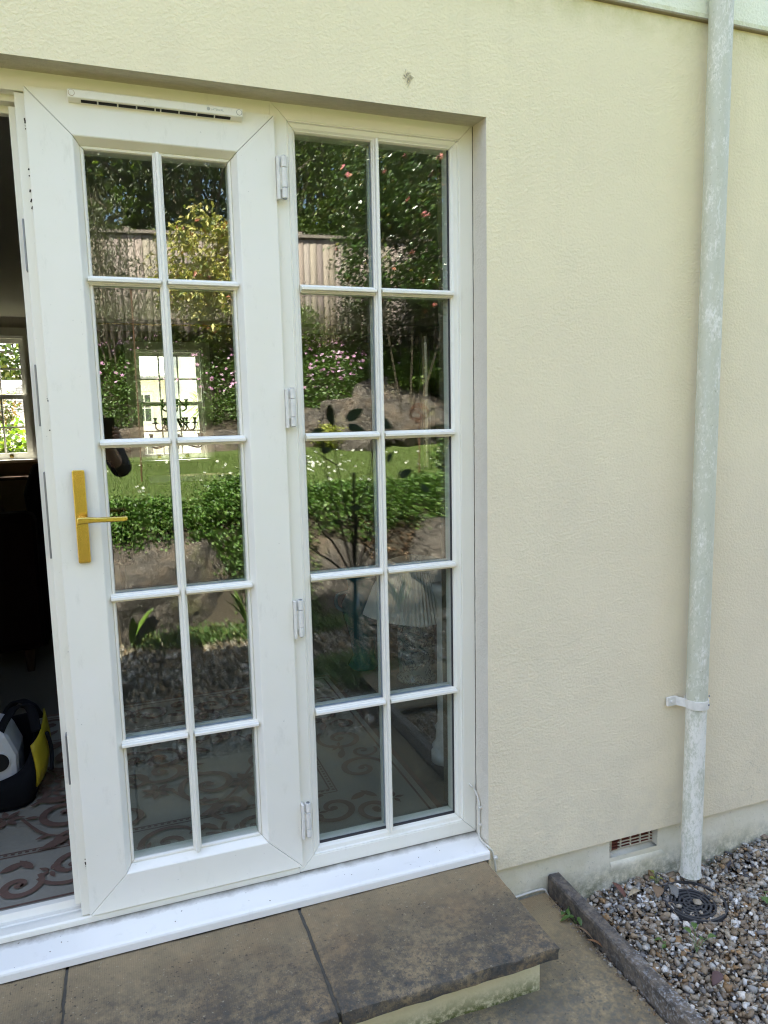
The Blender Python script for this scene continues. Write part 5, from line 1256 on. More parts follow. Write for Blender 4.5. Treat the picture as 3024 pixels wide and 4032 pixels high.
# ginger-jar style lamp with pleated shade
lp = empty('table_lamp', (1.345, 1.34, 0.178), 'lamp with pleated cream shade on teal patterned ceramic base behind the sidelight', 'lamp')
LX, LY = 1.345, 1.34
t = MB(); t.lathe([(0.075, 0.18), (0.098, 0.185), (0.100, 0.20), (0.085, 0.212), (0.088, 0.24), (0.094, 0.34), (0.092, 0.46), (0.080, 0.500), (0.055, 0.515), (0.030, 0.53), (0.020, 0.60)], (LX, LY, 0), 36); t.build('base', M['damask'], lp, smooth=True)
t = MB(); n = 160; vs = []
for z, R_ in ((0.525, 0.225), (0.66, 0.180), (0.790, 0.115)):
    for k in range(n):
        a = 2*pi*k/n; sq = 1.0/max(abs(cos(a)), abs(sin(a)))**0.45; pr = R_*sq*(1+0.018*(1 if k % 2 else -1)); vs.append((LX+pr*cos(a+0.5), LY+pr*sin(a+0.5), z))
t.add(vs, [(l*n+k, l*n+(k+1) % n, (l+1)*n+(k+1) % n, (l+1)*n+k) for l in range(2) for k in range(n)])
so_ = t.build('lamp_shade', M['shade'], lp); sm = so_.modifiers.new('solid', 'SOLIDIFY'); sm.thickness = 0.003
# teal urn with plant
up_ = empty('teal_urn', (1.16, 1.62, 0.178), 'teal glazed two-handled urn on the floor beside the pleated lamp', 'urn')
t = MB(); t.lathe([(0.07, 0.18), (0.085, 0.20), (0.055, 0.25), (0.075, 0.36), (0.105, 0.47), (0.110, 0.53), (0.085, 0.58), (0.072, 0.62), (0.085, 0.66), (0.092, 0.675), (0.082, 0.675), (0.06, 0.60)], (1.16, 1.62, 0), 32, cap=False); pot = t.build('vessel', M['urn'], up_, smooth=True)
for s in (-1, 1): t = MB(); t.tube(smooth_pts([(1.16+s*.08, 1.60, .60), (1.16+s*.14, 1.60, .585), (1.16+s*.145, 1.60, .53), (1.16+s*.105, 1.60, .50)]), 0.010, 8); t.build('handle', M['urn'], pot, smooth=True)
# bare shrub tied to a cane, growing out of the gravel in the shade of the house: only its reflection is seen
bs = empty('bare_shrub', (1.55, -2.75, -0.09), 'dark bare branched shrub tied to a straight cane, reflected in the sidelight', 'shrub')
KS = 1.3746
def TN(p): return (p[0]*KS, 1.93-(p[1]+1.93)*KS, 1.5+(p[2]-1.5)*KS)
M['darktwig'] = simple('dark_wet_twig', (0.03, 0.022, 0.018), 0.8, 0, 0.4, 30)
t = MB(); t.tube([TN((1.12, 1.56, 0.36)), TN((1.020, 1.22, 1.237))], 0.011, 8); t.build('cane', M['darktwig'], bs)
t = MB()
HB = (1.10, 1.50, 0.66)
t.tube([TN((1.12, 1.58, 0.33)), TN((1.11, 1.54, 0.5)), TN(HB)], [0.020, 0.017, 0.014], 8); t.build('trunk', M['darktwig'], bs, smooth=True)
rs = random.Random(21); t = MB()
LB = [((0.99, 1.35, 0.98), (0.93, 1.3, 1.16), (0.88, 1.25, 1.42)), ((0.97, 1.4, 0.88), (0.88, 1.3, 0.97), (0.79, 1.25, 1.17)), ((0.95, 1.4, 0.80), (0.86, 1.3, 0.86), (0.79, 1.3, 0.93)), ((1.04, 1.35, 0.95), (0.99, 1.3, 1.12), (0.94, 1.25, 1.35)),
      ((1.13, 1.35, 0.92), (1.20, 1.3, 1.02), (1.26, 1.25, 1.25)), ((1.16, 1.4, 0.84), (1.27, 1.3, 0.93), (1.37, 1.3, 1.02)), ((1.18, 1.4, 0.78), (1.30, 1.35, 0.82), (1.42, 1.3, 0.92)), ((1.08, 1.35, 1.05), (1.11, 1.3, 1.18), (1.13, 1.25, 1.38)), ((1.00, 1.45, 0.72), (0.92, 1.4, 0.72), (0.82, 1.35, 0.78)), ((1.2, 1.45, 0.72), (1.28, 1.4, 0.70), (1.36, 1.35, 0.76))]
for br in LB:
    P = smooth_pts([TN(HB)] + [TN(q) for q in br], 5); t.tube(P, [0.0095*(1-0.75*k/(len(P)-1)) for k in range(len(P))], 6)
    for j in (5, 8, 11, 13):
        s0 = P[j]; d = Vector((rs.uniform(-1, 1), rs.uniform(-.5, .5), rs.uniform(.1, 1))).normalized()*rs.uniform(.10, .22)
        t.tube([s0, s0+d*.5+Vector((0, 0, -.01)), s0+d], [0.004, 0.003, 0.0015], 5)
t.build('branch', M['darktwig'], bs, smooth=True)
lm = simple('dark_shade_leaf', (0.035, 0.07, 0.025), 0.5, 0, 0.3, 12, spec=0.3)
for (x, z, s, a) in ((0.94, 1.50, .085, -1.3), (1.05, 1.505, .085, .5), (1.06, 1.44, .08, -.3), (1.195, 1.47, .10, -.6), (0.87, 1.43, .06, .3), (0.91, 1.345, .05, .1), (0.80, 1.31, .05, 2), (1.30, 1.22, .07, .3), (1.40, 1.14, .06, -.5), (1.22, 1.30, .05, 1.0), (1.04, 1.07, .05, -.2)):
    s *= KS; c0 = Vector(TN((x, 1.27, z))); t = MB(); ax = Vector((cos(a), -0.25, sin(a))).normalized(); sd = ax.cross(Vector((0.2, 1, 0.3))).normalized(); nn = ax.cross(sd); vs = []
    for k in range(7):
        u = k/6; w_ = s*0.30*sin(pi*min(1, u*.93+.07))**.8; c = c0 + ax*s*(u-0.5)*1.25 + nn*s*0.12*sin(pi*u)
        vs += [c-sd*w_+nn*0.006, c, c+sd*w_+nn*0.006]
    t.add(vs, [(3*k+j, 3*k+j+1, 3*k+j+4, 3*k+j+3) for k in range(6) for j in range(2)]); t.build('leaf', lm, bs, smooth=True)
# white moulded fireplace foot by the inner jamb
t = MB(); t.lathe([(0.055, 0.178), (0.055, 0.215), (0.046, 0.225), (0.052, 0.240), (0.038, 0.262), (0.036, 0.30), (0.040, 0.315), (0.030, 0.33), (0.028, 0.80), (0.036, 0.83), (0.045, 0.85), (0.045, 0.87)], (1.115, 0.50, 0), 24)
tag(t.build('plant_stand', M['paint_in'], smooth=True), 'white turned pedestal stand just inside the sidelight at its right edge', 'stand')

# hanging candelabra
ch = empty('candle_chandelier', (0.413, 3.5, 1.28), 'black wrought iron candle chandelier seen against the far sash window', 'chandelier')
t = MB(); t.tube([(0.413, 3.5, 1.27), (0.413, 3.5, 2.62)], 0.006, 8); t.build('stem', M['iron'], ch)
def arm(a, r, z, zc):
    t = MB(); d = Vector((cos(a), sin(a), 0)); c = Vector((0.413, 3.5, 0))
    P = [(0.0, z+.035), (0.03, z+.045), (0.055, z+.02), (0.085, z-.015), (r-.035, z-.035), (r-.004, z-.02), (r, z+.02), (r, zc)]
    t.tube(smooth_pts([c+d*p+Vector((0, 0, q)) for p, q in P], 5), 0.0055, 8)
    t.lathe([(0.004, zc-.002), (0.024, zc+.003), (0.024, zc+.006), (0.008, zc+.010), (0.009, zc+.028), (0.015, zc+.042), (0.012, zc+.042)], (c.x+d.x*r, c.y+d.y*r, 0), 14, cap=False)
    t.build('arm', M['iron'], ch, smooth=True)
for k in range(6): arm(2*pi*k/6, 0.135, 1.455, 1.470)
for k in range(4): arm(2*pi*k/4+0.15, 0.085, 1.590, 1.598)
for k in range(6): arm(2*pi*k/6+0.5, 0.195, 1.335, 1.355)

# far sash windows with their joinery, poles and sills
def sash(W_, label, yb=7.0):
    x0, x1, z0, z1 = W_; e = empty('sash_window', ((x0+x1)/2, yb, z0), label, 'window', 'sash windows in the far wall')
    t = MB()
    for a, b, c, d in ((x0-.09, x0, z0-.02, z1+.09), (x1, x1+.09, z0-.02, z1+.09), (x0-0.0, x1+0.0, z1, z1+.09)): t.box(a, b, yb-.03, yb-.001, c, d)
    t.box(x0, x0+.02, yb, yb+.14, z0, z1); t.box(x1-.02, x1, yb, yb+.14, z0, z1); t.box(x0+.02, x1-.02, yb, yb+.14, z1-.02, z1)
    t.build('architrave', M['paint_in'], e)
    t = MB(); t.box(x0-.13, x1+.13, yb-.11, yb+.10, z0-.03, z0); t.build('sill', M['paint_in'], e)
    zm = (z0+z1)/2
    for nm, a, b, yy in (('upper_sash', zm, z1-.02, yb+.09), ('lower_sash', z0, zm+.04, yb+.04)):
        t = MB(); X0, X1 = x0+.02, x1-.02; st = .045
        t.box(X0, X0+st, yy, yy+.04, a, b); t.box(X1-st, X1, yy, yy+.04, a, b); t.box(X0+st, X1-st, yy, yy+.04, b-.045, b); t.box(X0+st, X1-st, yy, yy+.04, a, a+(.07 if nm[0] == 'l' else .045))
        gx = X1-X0-2*st
        for k in (1, 2): t.box(X0+st+gx*k/3-.009, X0+st+gx*k/3+.009, yy+.004, yy+.036, a+.045, b-.045)
        zc = (a+b)/2; t.box(X0+st, X1-st, yy+.006, yy+.034, zc-.009, zc+.009)
        s_ = t.build(nm, M['paint_in'], e)
        t = MB(); t.box(X0+st, X1-st, yy+.018, yy+.021, a+.04, b-.04); t.build('pane', M['win_glass'], s_)
    t = MB(); t.box((x0+x1)/2-.025, (x0+x1)/2+.025, yb+.03, yb+.06, zm+.04, zm+.06); t.box(x0+.2, x0+.24, yb+.02, yb+.04, z0+.02, z0+.05); t.box(x1-.24, x1-.2, yb+.02, yb+.04, z0+.02, z0+.05); t.build('catch', M['brass'], e)
    c_ = empty('curtain_pole', ((x0+x1)/2, yb-.12, z1+.27), 'thin brass curtain pole above the ' + ('left' if x0 < 0 else 'right') + ' far sash window', 'curtain pole', 'curtain poles')
    t = MB(); t.tube([(x0-.35, yb-.12, z1+.27), (x1+.35, yb-.12, z1+.27)], 0.011, 10); t.build('rod', M['brass'], c_)
    for xx in (x0-.3, (x0+x1)/2, x1+.3): t = MB(); t.box(xx-.012, xx+.012, yb-.13, yb-.001, z1+.262, z1+.278); t.build('bracket', M['brass'], c_)
sash(W1, 'white sash window in the far wall seen through the open doorway at the left edge')
sash(W2, 'white sash window in the far wall seen through the glass of the closed door')
t = MB(); t.box(-3.1, -0.2, 6.62, 6.98, 0.9, 0.93) ; 
cs = empty('console_table', (-1.2, 6.7, 0.18), 'dark console table under the left far window', 'table')
t.build('top', M['wood'], cs)
for x, y in ((-3.0, 6.66), (-0.3, 6.66), (-3.0, 6.94), (-0.3, 6.94)): t = MB(); t.box(x-.02, x+.02, y-.02, y+.02, .18, .9); t.build('leg', M['wood'], cs)
t = MB(); t.prism([(6.999, 2.50), (6.94, 2.62), (6.999, 2.62)], 'x', HX0+.2, HX1-.2); t.build('cornice', M['ceiling'], house)
sb = empty('added_sideboard', (1.1, 6.4, 0.18), 'long dark wooden cabinet added over the indoor sun patch, under the right far sash window', 'added_sideboard')  # added dark furniture that swallows the sun patch on the room floor
t = MB(); t.box(0.35, 1.95, 5.85, 6.90, 0.34, 0.84); t.build('cabinet', M['wood'], sb, bevel=0.006)
t = MB(); t.box(0.32, 1.98, 5.82, 6.93, 0.8405, 0.865); t.build('top', M['wood'], sb, bevel=0.004)
for x, y in ((0.40, 5.90), (1.90, 5.90), (0.40, 6.85), (1.90, 6.85)): t = MB(); t.tube([(x, y, 0.178), (x, y, 0.34)], [0.018, 0.03], 10); t.build('leg', M['wood'], sb)
# slim slot window at the right of the far wall
mi = empty('slot_window', (3.77, 7.0, 0.80), 'tall slim window in the far wall, a bright vertical strip seen through the sidelight', 'window')
t = MB(); t.box(3.78, 3.8165, 6.97, 7.06, 0.77, 2.54); t.box(3.8835, 3.92, 6.97, 7.06, 0.77, 2.54); t.box(3.8165, 3.8835, 6.97, 7.06, 1.68, 1.72); t.build('frame', M['paint_in'], mi)
t = MB(); t.box(3.815, 3.885, 7.10, 7.104, 0.80, 2.50); t.build('pane', M['win_glass'], mi)

# ================================================================== BEYOND THE FAR WINDOWS
nb = empty('slate_cottage', (-3.5, 19, -0.1), 'neighbouring cottage with slate gable roof seen through the left far window', 'building')
t = MB(); t.box(-9, -1.1, 18, 24, -0.1, 1.75); t.build('wall', M['stonewall'], nb)
t = MB(); t.prism([(-9.3, 1.72), (-0.6, 1.72), (-0.6, 3.05), (-1.0, 2.98), (-2.5, 2.12), (-9.3, 2.12)], 'y', 17.7, 18.2)
t.prism([(18.2, 1.75), (20, 2.5), (22.4, 1.75), (22.4, 1.85), (20, 2.62), (18.2, 1.85)], 'x', -9.4, -0.7); t.build('roof', M['slate'], nb)
nb2 = empty('rendered_house', (2.3, 18, -0.1), 'pale rendered neighbouring house with slate roof and quoins seen through the right far window', 'building')
t = MB(); t.box(1.35, 6.5, 17.5, 24, -0.1, 4.4); t.box(-0.4, 1.35, 18.3, 24, -0.1, 2.55); t.build('wall', M['stonewall'], nb2)
t = MB(); t.prism([(17.9, 2.5), (20.6, 3.9), (24.2, 2.5), (24.2, 2.62), (20.6, 4.05), (17.9, 2.62)], 'x', -0.6, 1.35); t.prism([(17.2, 4.3), (20.7, 6.2), (24.3, 4.3), (24.3, 4.45), (20.7, 6.35), (17.2, 4.45)], 'x', 1.1, 6.7); t.build('roof', M['slate'], nb2)
t = MB()
for k in range(14): t.box(1.335, 1.335+(0.30 if k % 2 else 0.20), 17.47, 17.52, -0.1+k*0.32, 0.17+k*0.32)
t.build('quoins', simple('pale_quoin_stone', (0.42, 0.43, 0.42), 0.8), nb2)
for x0, x1, z0, z1 in ((0.62, 0.95, 1.45, 2.15), (0.62, 0.95, 0.2, 0.95)):
    t = MB(); t.box(x0-.06, x1+.06, 18.26, 18.32, z0-.06, z1+.06); wf = t.build('window', M['paint_in'], nb2)
    t = MB()
    for a in range(2):
        for b in range(2): xa = x0+(x1-x0)*a/2; za = z0+(z1-z0)*b/2; t.box(xa+.015, xa+(x1-x0)/2-.015, 18.25, 18.262, za+.015, za+(z1-z0)/2-.015)
    t.build('pane', M['darkglass'], wf)
YG = [(0.17,0.22,0.03),(0.11,0.17,0.03),(0.24,0.25,0.05),(0.07,0.12,0.02)]
tree('maple_tree', -3.0, 28, 7, [((-3.0, 28, 4.5), (2.6, 1.8, 2.4)), ((-5.5, 27, 4.2), (2.4, 1.6, 2.2)), ((-3.2, 28.5, 7.0), (2.5, 1.5, 2))], 5200, 'sunlit yellow green tree above the slate roof, seen through the left window', YG, 0.26, 0.17)
tree('lime_tree', 0.4, 28, 7, [((0.3, 28, 5.0), (2.0, 1.6, 2.2)), ((-0.6, 27.5, 3.9), (1.0, .8, .9))], 3600, 'green tree between the two neighbouring houses', LG, 0.26, 0.17)
bush('leafy_bush', [((-1.75, 9.6, 1.05), (.75, .5, .65)), ((-1.0, 9.4, .85), (.5, .4, .5))], 2600, 0.10, 0.07, [(0.16,0.24,0.03),(0.10,0.17,0.03),(0.24,0.28,0.06)], 'bright sunlit leafy bush outside the left far window', basez=-0.1, per=12)
bush('red_tipped_bush', [((-1.75, 10.8, 1.6), (.4, .4, .5))], 700, 0.09, 0.05, [(0.18,0.11,0.06),(0.12,0.15,0.04)], 'bronze tipped shrub behind the leafy bush outside the window', basez=-0.1, per=10)
# cabbage palm: long straps from the top of a trunk
cp = empty('cabbage_palm', (1.95, 15.0, -0.1), 'spiky yellow green cabbage palm in front of the pale house', 'palm')
t = MB(); t.tube([(1.95, 15, -0.15), (1.98, 15, 1.7)], [0.11, 0.07], 10); t.build('trunk', M['bark'], cp)
t = MB(); rs = random.Random(3)
for i in range(170):
    a = rs.uniform(0, 2*pi); el = rs.uniform(-0.9, 1.4); l = rs.uniform(.6, .95); d = Vector((cos(a)*cos(el), sin(a)*cos(el), sin(el))); sd = d.cross(Vector((0, 0, 1))).normalized()*0.016
    c = Vector((1.98, 15, 1.75)); p1 = c+d*l*.5; p2 = c+d*l+Vector((0, 0, -.22*l)); t.add([c-sd, c+sd, p1+sd, p1-sd, p2], [(0, 1, 2, 3), (3, 2, 4)])
t.build('foliage', simple('palm_strap', (0.22, 0.27, 0.05), 0.4, 0, 0.3, 9), cp)
g = MB(); g.add([(-9, 13.1, -0.108), (9, 13.1, -0.108), (9, 17.3, -0.108), (-9, 17.3, -0.108)], [(0, 1, 2, 3)]); tag(g.build('bounce_paving', simple('pale_bounce_paving', (0.55, 0.50, 0.42), 0.9)), kind='structure')  # pale paving added to bounce sunlight onto the neighbouring house fronts
t = MB(); t.box(-6, 5.5, 12.8, 13.0, -0.12, 0.75); tag(t.build('garden_wall', M['stonewall']), 'low pale garden wall outside the far windows', 'wall')

# ================================================================== WEEDS AND LITTER NEAR THE WALL
def weed(x, y, z, n, L_, wd_, label, seed, flat=0.5, col=(0.065, 0.13, 0.025)):
    e = empty('weed', (x, y, z), label, 'weed', 'small weeds in the gravel'); rs = random.Random(seed); t = MB(); st = MB()
    for i in range(n):
        a = rs.uniform(0, 2*pi); l = L_*rs.uniform(.6, 1.2); r = l*flat*rs.uniform(.5, 1.2); top = Vector((x+r*cos(a), y+r*sin(a), z+l*rs.uniform(.35, .8)))
        st.tube([(x, y, z-0.01), ((x+top.x)/2, (y+top.y)/2, (z+top.z)/2+l*.1), top], 0.0009, 5)
        d = Vector((cos(a), sin(a), rs.uniform(-.2, .4))).normalized(); sd = Vector((-sin(a), cos(a), 0)); vs = []
        for k in range(5):
            u = k/4; w_ = wd_*sin(pi*min(1, u*.9+.08)); c = top+d*l*.7*(u-.2)+Vector((0, 0, -.25*l*u*u)); vs += [c-sd*w_+Vector((0, 0, w_*.4)), c, c+sd*w_+Vector((0, 0, w_*.4))]
        t.add(vs, [(3*k+j, 3*k+j+1, 3*k+j+4, 3*k+j+3) for k in range(4) for j in range(2)])
    t.build('leaf', simple('weed_green', col, 0.45, 0, 0.3, 80), e, smooth=True); st.build('stalk', simple('weed_stalk', (0.12, 0.18, 0.05), 0.5), e)
weed(1.205, -0.225, -0.022, 6, 0.045, 0.008, 'small seedling growing in the joint beside the edging', 1)
weed(1.193, -0.185, -0.022, 4, 0.032, 0.007, 'tiny sprout in the edging joint nearer the wall', 2)
weed(1.50, -0.40, -0.07, 4, 0.055, 0.009, 'green seedling with long leaves in the middle of the gravel', 3, 0.9)
weed(1.425, -0.36, -0.07, 3, 0.028, 0.006, 'tiny sprout in the gravel left of the long leaved seedling', 4)
weed(1.835, -0.335, -0.045, 9, 0.040, 0.011, 'leafy clump in the gravel right of the drain', 5, 0.9)
weed(1.262, -0.60, -0.07, 5, 0.085, 0.009, 'upright grassy weed against the gravel side of the edging', 6, 0.5)
weed(1.605, -0.108, -0.07, 5, 0.035, 0.006, 'yellowish sprout between the drain and the wall', 7, 0.6, (0.25, 0.26, 0.05))
def dleaf(x, y, z, l, w_, a, label, col, tilt=0.2):
    t = MB(); d = Vector((cos(a), sin(a), tilt)); sd = Vector((-sin(a), cos(a), 0.25)); vs = []
    for k in range(6):
        u = k/5; ww = w_*sin(pi*min(1, u*.93+.05)); c = Vector((x, y, z)) + d*l*(u-.5) + Vector((0, 0, .12*l*sin(pi*u))); vs += [c-sd*ww+Vector((0, 0, ww*.5)), c, c+sd*ww+Vector((0, 0, ww*.5))]
    t.add(vs, [(3*k+j, 3*k+j+1, 3*k+j+4, 3*k+j+3) for k in range(5) for j in range(2)])
    o = t.build('dead_leaf', simple('dead_leaf_brown', col, 0.7, 0, 0.3, 70), smooth=True); sm = o.modifiers.new('s', 'SOLIDIFY'); sm.thickness = 0.0006
    tag(o, label, 'dead leaf', 'fallen dead leaves')
dleaf(1.452, -0.112, -0.060, .055, .013, 1.9, 'red brown dead leaf against the foot of the plinth', (0.17, 0.075, 0.05), .6)
dleaf(1.566, -0.160, -0.062, .050, .018, 0.8, 'crumpled tan dead leaf left of the drain', (0.20, 0.13, 0.07))
dleaf(1.612, -0.178, -0.060, .060, .015, 1.2, 'grey dead leaf lying on the rim of the drain', (0.17, 0.16, 0.14), .1)
dleaf(1.195, -0.335, -0.012, .050, .006, 2.3, 'orange brown sliver of leaf in the edging joint', (0.32, 0.17, 0.08))
dleaf(1.192, -0.285, -0.012, .060, .005, 2.0, 'dry curled leaf in the edging joint nearest the wall', (0.25, 0.17, 0.10))
dleaf(1.46, -0.520, -0.062, .050, .014, 0.3, 'dark purple brown leaf in the gravel near the bottom of the frame', (0.10, 0.055, 0.05))
dleaf(1.49, -0.138, -0.062, .055, .008, 0.1, 'pale straw coloured leaf beside the plinth', (0.40, 0.32, 0.20), .05)
# bits of grime on the sill: crumbs in one scatter
t = MB(); rs = random.Random(8)
for i in range(24):
    x = rs.uniform(-0.4, 0.96); y = rs.uniform(-0.088, -0.006); z = 0.1937 + (0.1827-0.1937)*(-y)/0.088
    s = rs.choice([0.0008, 0.001, 0.0014, 0.002]); t.obox((x, y, z), (s*rs.uniform(1, 2.4), s, 0.0008), Matrix.Rotation(rs.uniform(0, 3), 3, 'Z'))
o = t.build('sill_crumbs', simple('crumb', (0.16, 0.12, 0.08), 0.9), frame)
# spider-web smudge on the wall above the sidelight
t = MB()
for i in range(26):
    a = rs.uniform(0, 2*pi); r0 = rs.uniform(0, .008); l = rs.uniform(.003, .014); x, z = 0.762+r0*cos(a)*.7, 2.352+r0*sin(a)*1.5
    t.tube([(x, YW-.0008, z), (x+l*.5*cos(a+1), YW-.0014, z+l*.5*sin(a+1)), (x+l*cos(a), YW-.0008, z+l*sin(a))], 0.0005, 4)
t.build('web_smudge', simple('dusty_web', (0.42, 0.38, 0.27), 0.9), house)

# ================================================================== THE PHOTOGRAPHER
def skin(name, V, E, R, mat, parent, sub=2, root=0):
    me = bpy.data.meshes.new(name); me.from_pydata([tuple(v) for v in V], E, []); me.materials.append(mat)
    o = bpy.data.objects.new(name, me); COL.objects.link(o); o.parent = parent; o.matrix_parent_inverse = parent.matrix_world.inverted()
    m = o.modifiers.new('skin', 'SKIN'); m.use_smooth_shade = True
    sv = me.skin_vertices[0].data
    for i, r in enumerate(R): sv[i].radius = (r, r) if not isinstance(r, tuple) else r; sv[i].use_root = (i == root)
    if sub: s_ = o.modifiers.new('sub', 'SUBSURF'); s_.levels = 1; s_.render_levels = sub
    return o
CM = cam.matrix_world.to_3x3()
RT, UPV, BK = CM.col[0], CM.col[1], CM.col[2]
cpos = Vector(CAM_LOC)
gzp = -0.082
pe = empty('person', (-0.22, -2.42, gzp), 'person in dark jacket holding up a phone, reflected in the door glass', 'person')
BX, BY = -0.23, -2.42
hipz, shz, neckz, headz = 0.90, 1.46, 1.55, 1.70
bodyV = [(BX, BY, 0.98), (BX, BY, 1.12), (BX, BY, 1.30), (BX, BY, 1.45), (BX, BY+.005, 1.54), (BX+.01, BY+.02, 1.60),
         (BX+.11, BY, 0.90), (BX+.12, BY+.02, 0.50), (BX+.12, BY, 0.06), (BX+.125, BY+.12, gzp+.05),
         (BX-.11, BY, 0.90), (BX-.12, BY+.03, 0.50), (BX-.13, BY, 0.06), (BX-.135, BY+.12, gzp+.05),
         (BX+.165, BY, 1.425), (BX+.255, BY+.16, 1.215), (-0.075+0.03, -2.01, 1.40), 
         (BX-.165, BY, 1.425), (BX-.235, BY+.17, 1.20), (-0.13, -2.02, 1.40)]
bodyE = [(0,1),(1,2),(2,3),(3,4),(4,5),(0,6),(6,7),(7,8),(8,9),(0,10),(10,11),(11,12),(12,13),(3,14),(14,15),(15,16),(3,17),(17,18),(18,19)]
bodyR = [(.145,.10),(.13,.095),(.145,.105),(.12,.08),.055,.05, .085,.06,.042,.04, .085,.06,.042,.04, .06,.043,.028, .06,.043,.028]
body = skin('body', bodyV, bodyE, bodyR, M['skin'], pe)
# head
t = MB(); n = 20; hc = Vector((BX+.015, BY+.03, 1.705))
prof = [(-.122, .030, .035), (-.105, .050, .030), (-.08, .060, .018), (-.04, .070, .008), (0, .075, 0), (.04, .077, -.006), (.075, .070, -.010), (.100, .050, -.012), (.116, .022, -.012)]
vs = []
for z, r, off in prof:
    for k in range(n):
        a = 2*pi*k/n; x = r*cos(a); y = (r*1.22)*sin(a)+off
        if -.055 < z < .005 and abs(a-pi/2) < .2: y += .018 if z < -.01 else .010
        vs.append(hc+Vector((x, y, z)))
t.add(vs, [(l*n+k, l*n+(k+1) % n, (l+1)*n+(k+1) % n, (l+1)*n+k) for l in range(len(prof)-1) for k in range(n)] + [tuple(range(n))[::-1], tuple((len(prof)-1)*n+k for k in range(n))])
hd = t.build('head', M['skin'], pe, smooth=True); s_ = hd.modifiers.new('sub', 'SUBSURF'); s_.levels = 1; s_.render_levels = 2
t = MB()
for s in (-1, 1):
    t.lathe([(0, -.011), (.009, -.006), (.012, 0), (.009, .006), (0, .011)], tuple(hc+Vector((s*.030, .083, .006))), 10, cap=False)
t.build('eye', simple('eye_white', (0.5, 0.5, 0.48), 0.2), hd, smooth=True)
t = MB(); t.obox(hc+Vector((0, .096, -.062)), (.046, .006, .009), Matrix()); t.build('mouth', simple('lips', (0.35, 0.13, 0.11), 0.5), hd, bevel=.002)
for s in (-1, 1):
    t = MB(); t.obox(hc+Vector((s*.078, -.002, -.005)), (.012, .032, .058), Matrix.Rotation(s*.15, 3, 'Y')); t.build('ear', M['skin'], hd, bevel=.005)
t = MB(); vs = []
for z, r, off in [(-.06, .074, -.030), (-.01, .081, -.024), (.04, .084, -.014), (.08, .077, -.014), (.108, .056, -.014), (.124, .024, -.014)]:
    for k in range(n):
        a = 2*pi*k/n; f = 1.0 if sin(a) < .35 or z > .06 else .80
        vs.append(hc+Vector((r*cos(a)*f, r*1.22*sin(a)*f+off, z)))
t.add(vs, [(l*n+k, l*n+(k+1) % n, (l+1)*n+(k+1) % n, (l+1)*n+k) for l in range(5) for k in range(n)]+[tuple(5*n+k for k in range(n))])
t.build('hair', M['hair'], pe, smooth=True)
# clothes follow the same skeleton, a little thicker
jk = skin('jacket', [(BX+.002, BY, 1.135), (BX, BY, 1.20), (BX, BY, 1.32), (BX, BY, 1.44), (BX, BY+.004, 1.515), (BX+.175, BY, 1.425), (BX+.262, BY+.15, 1.225), (BX+.225, BY+.27, 1.30), (BX-.175, BY, 1.425), (BX-.24, BY+.16, 1.21), (BX-.17, BY+.27, 1.29)],
          [(0,1),(1,2),(2,3),(3,4),(3,5),(5,6),(6,7),(3,8),(8,9),(9,10)], [(.205,.14),(.190,.135),(.165,.125),(.135,.095),.062,.072,.060,.046,.072,.060,.046], M['jacket'], pe)
tr = skin('trousers', [(BX, BY, 1.09), (BX, BY, 1.0), (BX+.085, BY, 0.88), (BX+.11, BY+.02, 0.50), (BX+.12, BY, 0.02), (BX-.085, BY, 0.88), (BX-.12, BY+.03, 0.50), (BX-.13, BY, 0.02)],
          [(0,1),(1,2),(2,3),(3,4),(1,5),(5,6),(6,7)], [(.155,.11),(.155,.115),.095,.072,.060,.095,.072,.060], M['trousers'], pe)
for s in (-1, 1):
    t = MB(); x = BX+s*.128; t.prism([(BY-.10, gzp), (BY+.20, gzp), (BY+.215, gzp+.03), (BY+.18, gzp+.055), (BY+.06, gzp+.075), (BY+.03, gzp+.105), (BY-.08, gzp+.105), (BY-.10, gzp+.05)], 'x', x-.048, x+.048)
    t.build('shoe', M['black'], pe, bevel=.015)
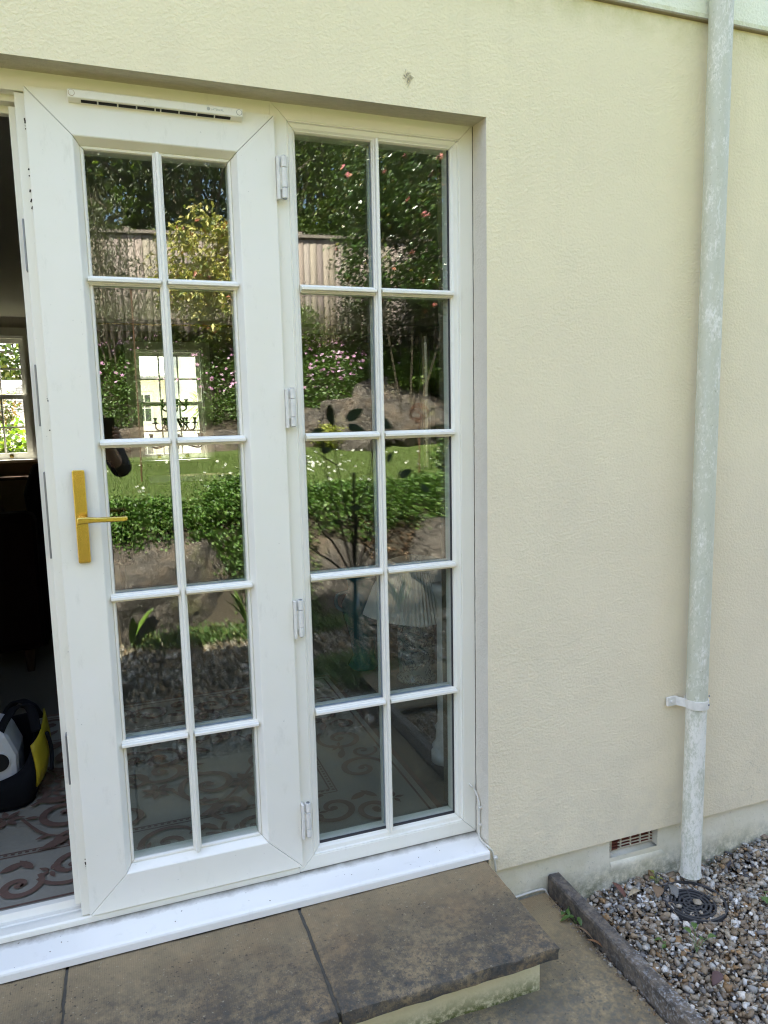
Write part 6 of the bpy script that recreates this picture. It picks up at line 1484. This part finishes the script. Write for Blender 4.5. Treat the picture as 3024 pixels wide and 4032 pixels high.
# phone: its lens is where the picture is taken from, so the body sits just behind it
ph = empty('phone', tuple(cpos), 'black smartphone held up in both hands by the reflected person', 'phone')
pc = cpos - UPV*0.064 - RT*0.029 + BK*0.0075
Mph = Matrix((RT, UPV, BK)).transposed()
t = MB(); t.obox(pc, (.076, .158, .008), Mph); t.build('case', M['black'], ph, bevel=.003)
t = MB(); t.obox(pc+BK*.0045, (.070, .150, .0008), Mph); t.build('screen', simple('phone_screen', (0.01, 0.01, 0.012), 0.08), ph)
# hands: palm plus five separate bent fingers, closed round the phone edges
def hand(side, name):
    V = []; E = []; R = []
    wr = pc + RT*side*0.060 - UPV*0.075 + BK*0.050
    el = Vector((-0.045 if side > 0 else -0.13, -2.01 if side > 0 else -2.02, 1.40))
    p0 = pc + RT*side*0.058 - UPV*0.035 + BK*0.030; p1 = pc + RT*side*0.056 + UPV*0.0 + BK*0.024
    V += [el, wr, p0, p1]; R += [.026, .022, (.018,.028), (.016,.028)]; E += [(0,1),(1,2),(2,3)]
    h = skin(name, V, E, R, M['skin'], pe, 2, 1)
    for i, (u, l) in enumerate(((.022, .95), (.004, 1.05), (-.014, 1.0), (-.031, .82))):
        a = pc + RT*side*0.062 + UPV*(u-0.005) + BK*0.022; b = pc + RT*side*0.060*1.0 + UPV*(u) + BK*0.000; c = pc + RT*side*(0.040) + UPV*(u+.001) - BK*0.0105; d = pc + RT*side*(0.040-.018*l) + UPV*(u+.003) - BK*0.0105
        # keep fingertips clear of the lens
        if (d-cpos).length < 0.03: d = c
        skin('finger', [a, b, c] + ([d] if d is not c else []), [(0,1),(1,2)] + ([(2,3)] if d is not c else []), [.0085, .008, .0075] + ([.0065] if d is not c else []), M['skin'], h, 2)
    a = pc + RT*side*0.055 - UPV*0.045 + BK*0.030; b = pc + RT*side*0.042 - UPV*0.040 + BK*0.017; c = pc + RT*side*0.018 - UPV*0.030 + BK*0.0125
    skin('thumb', [a, b, c], [(0,1),(1,2)], [.011, .0095, .008], M['skin'], h, 2)
hand(1, 'hand'); hand(-1, 'hand')
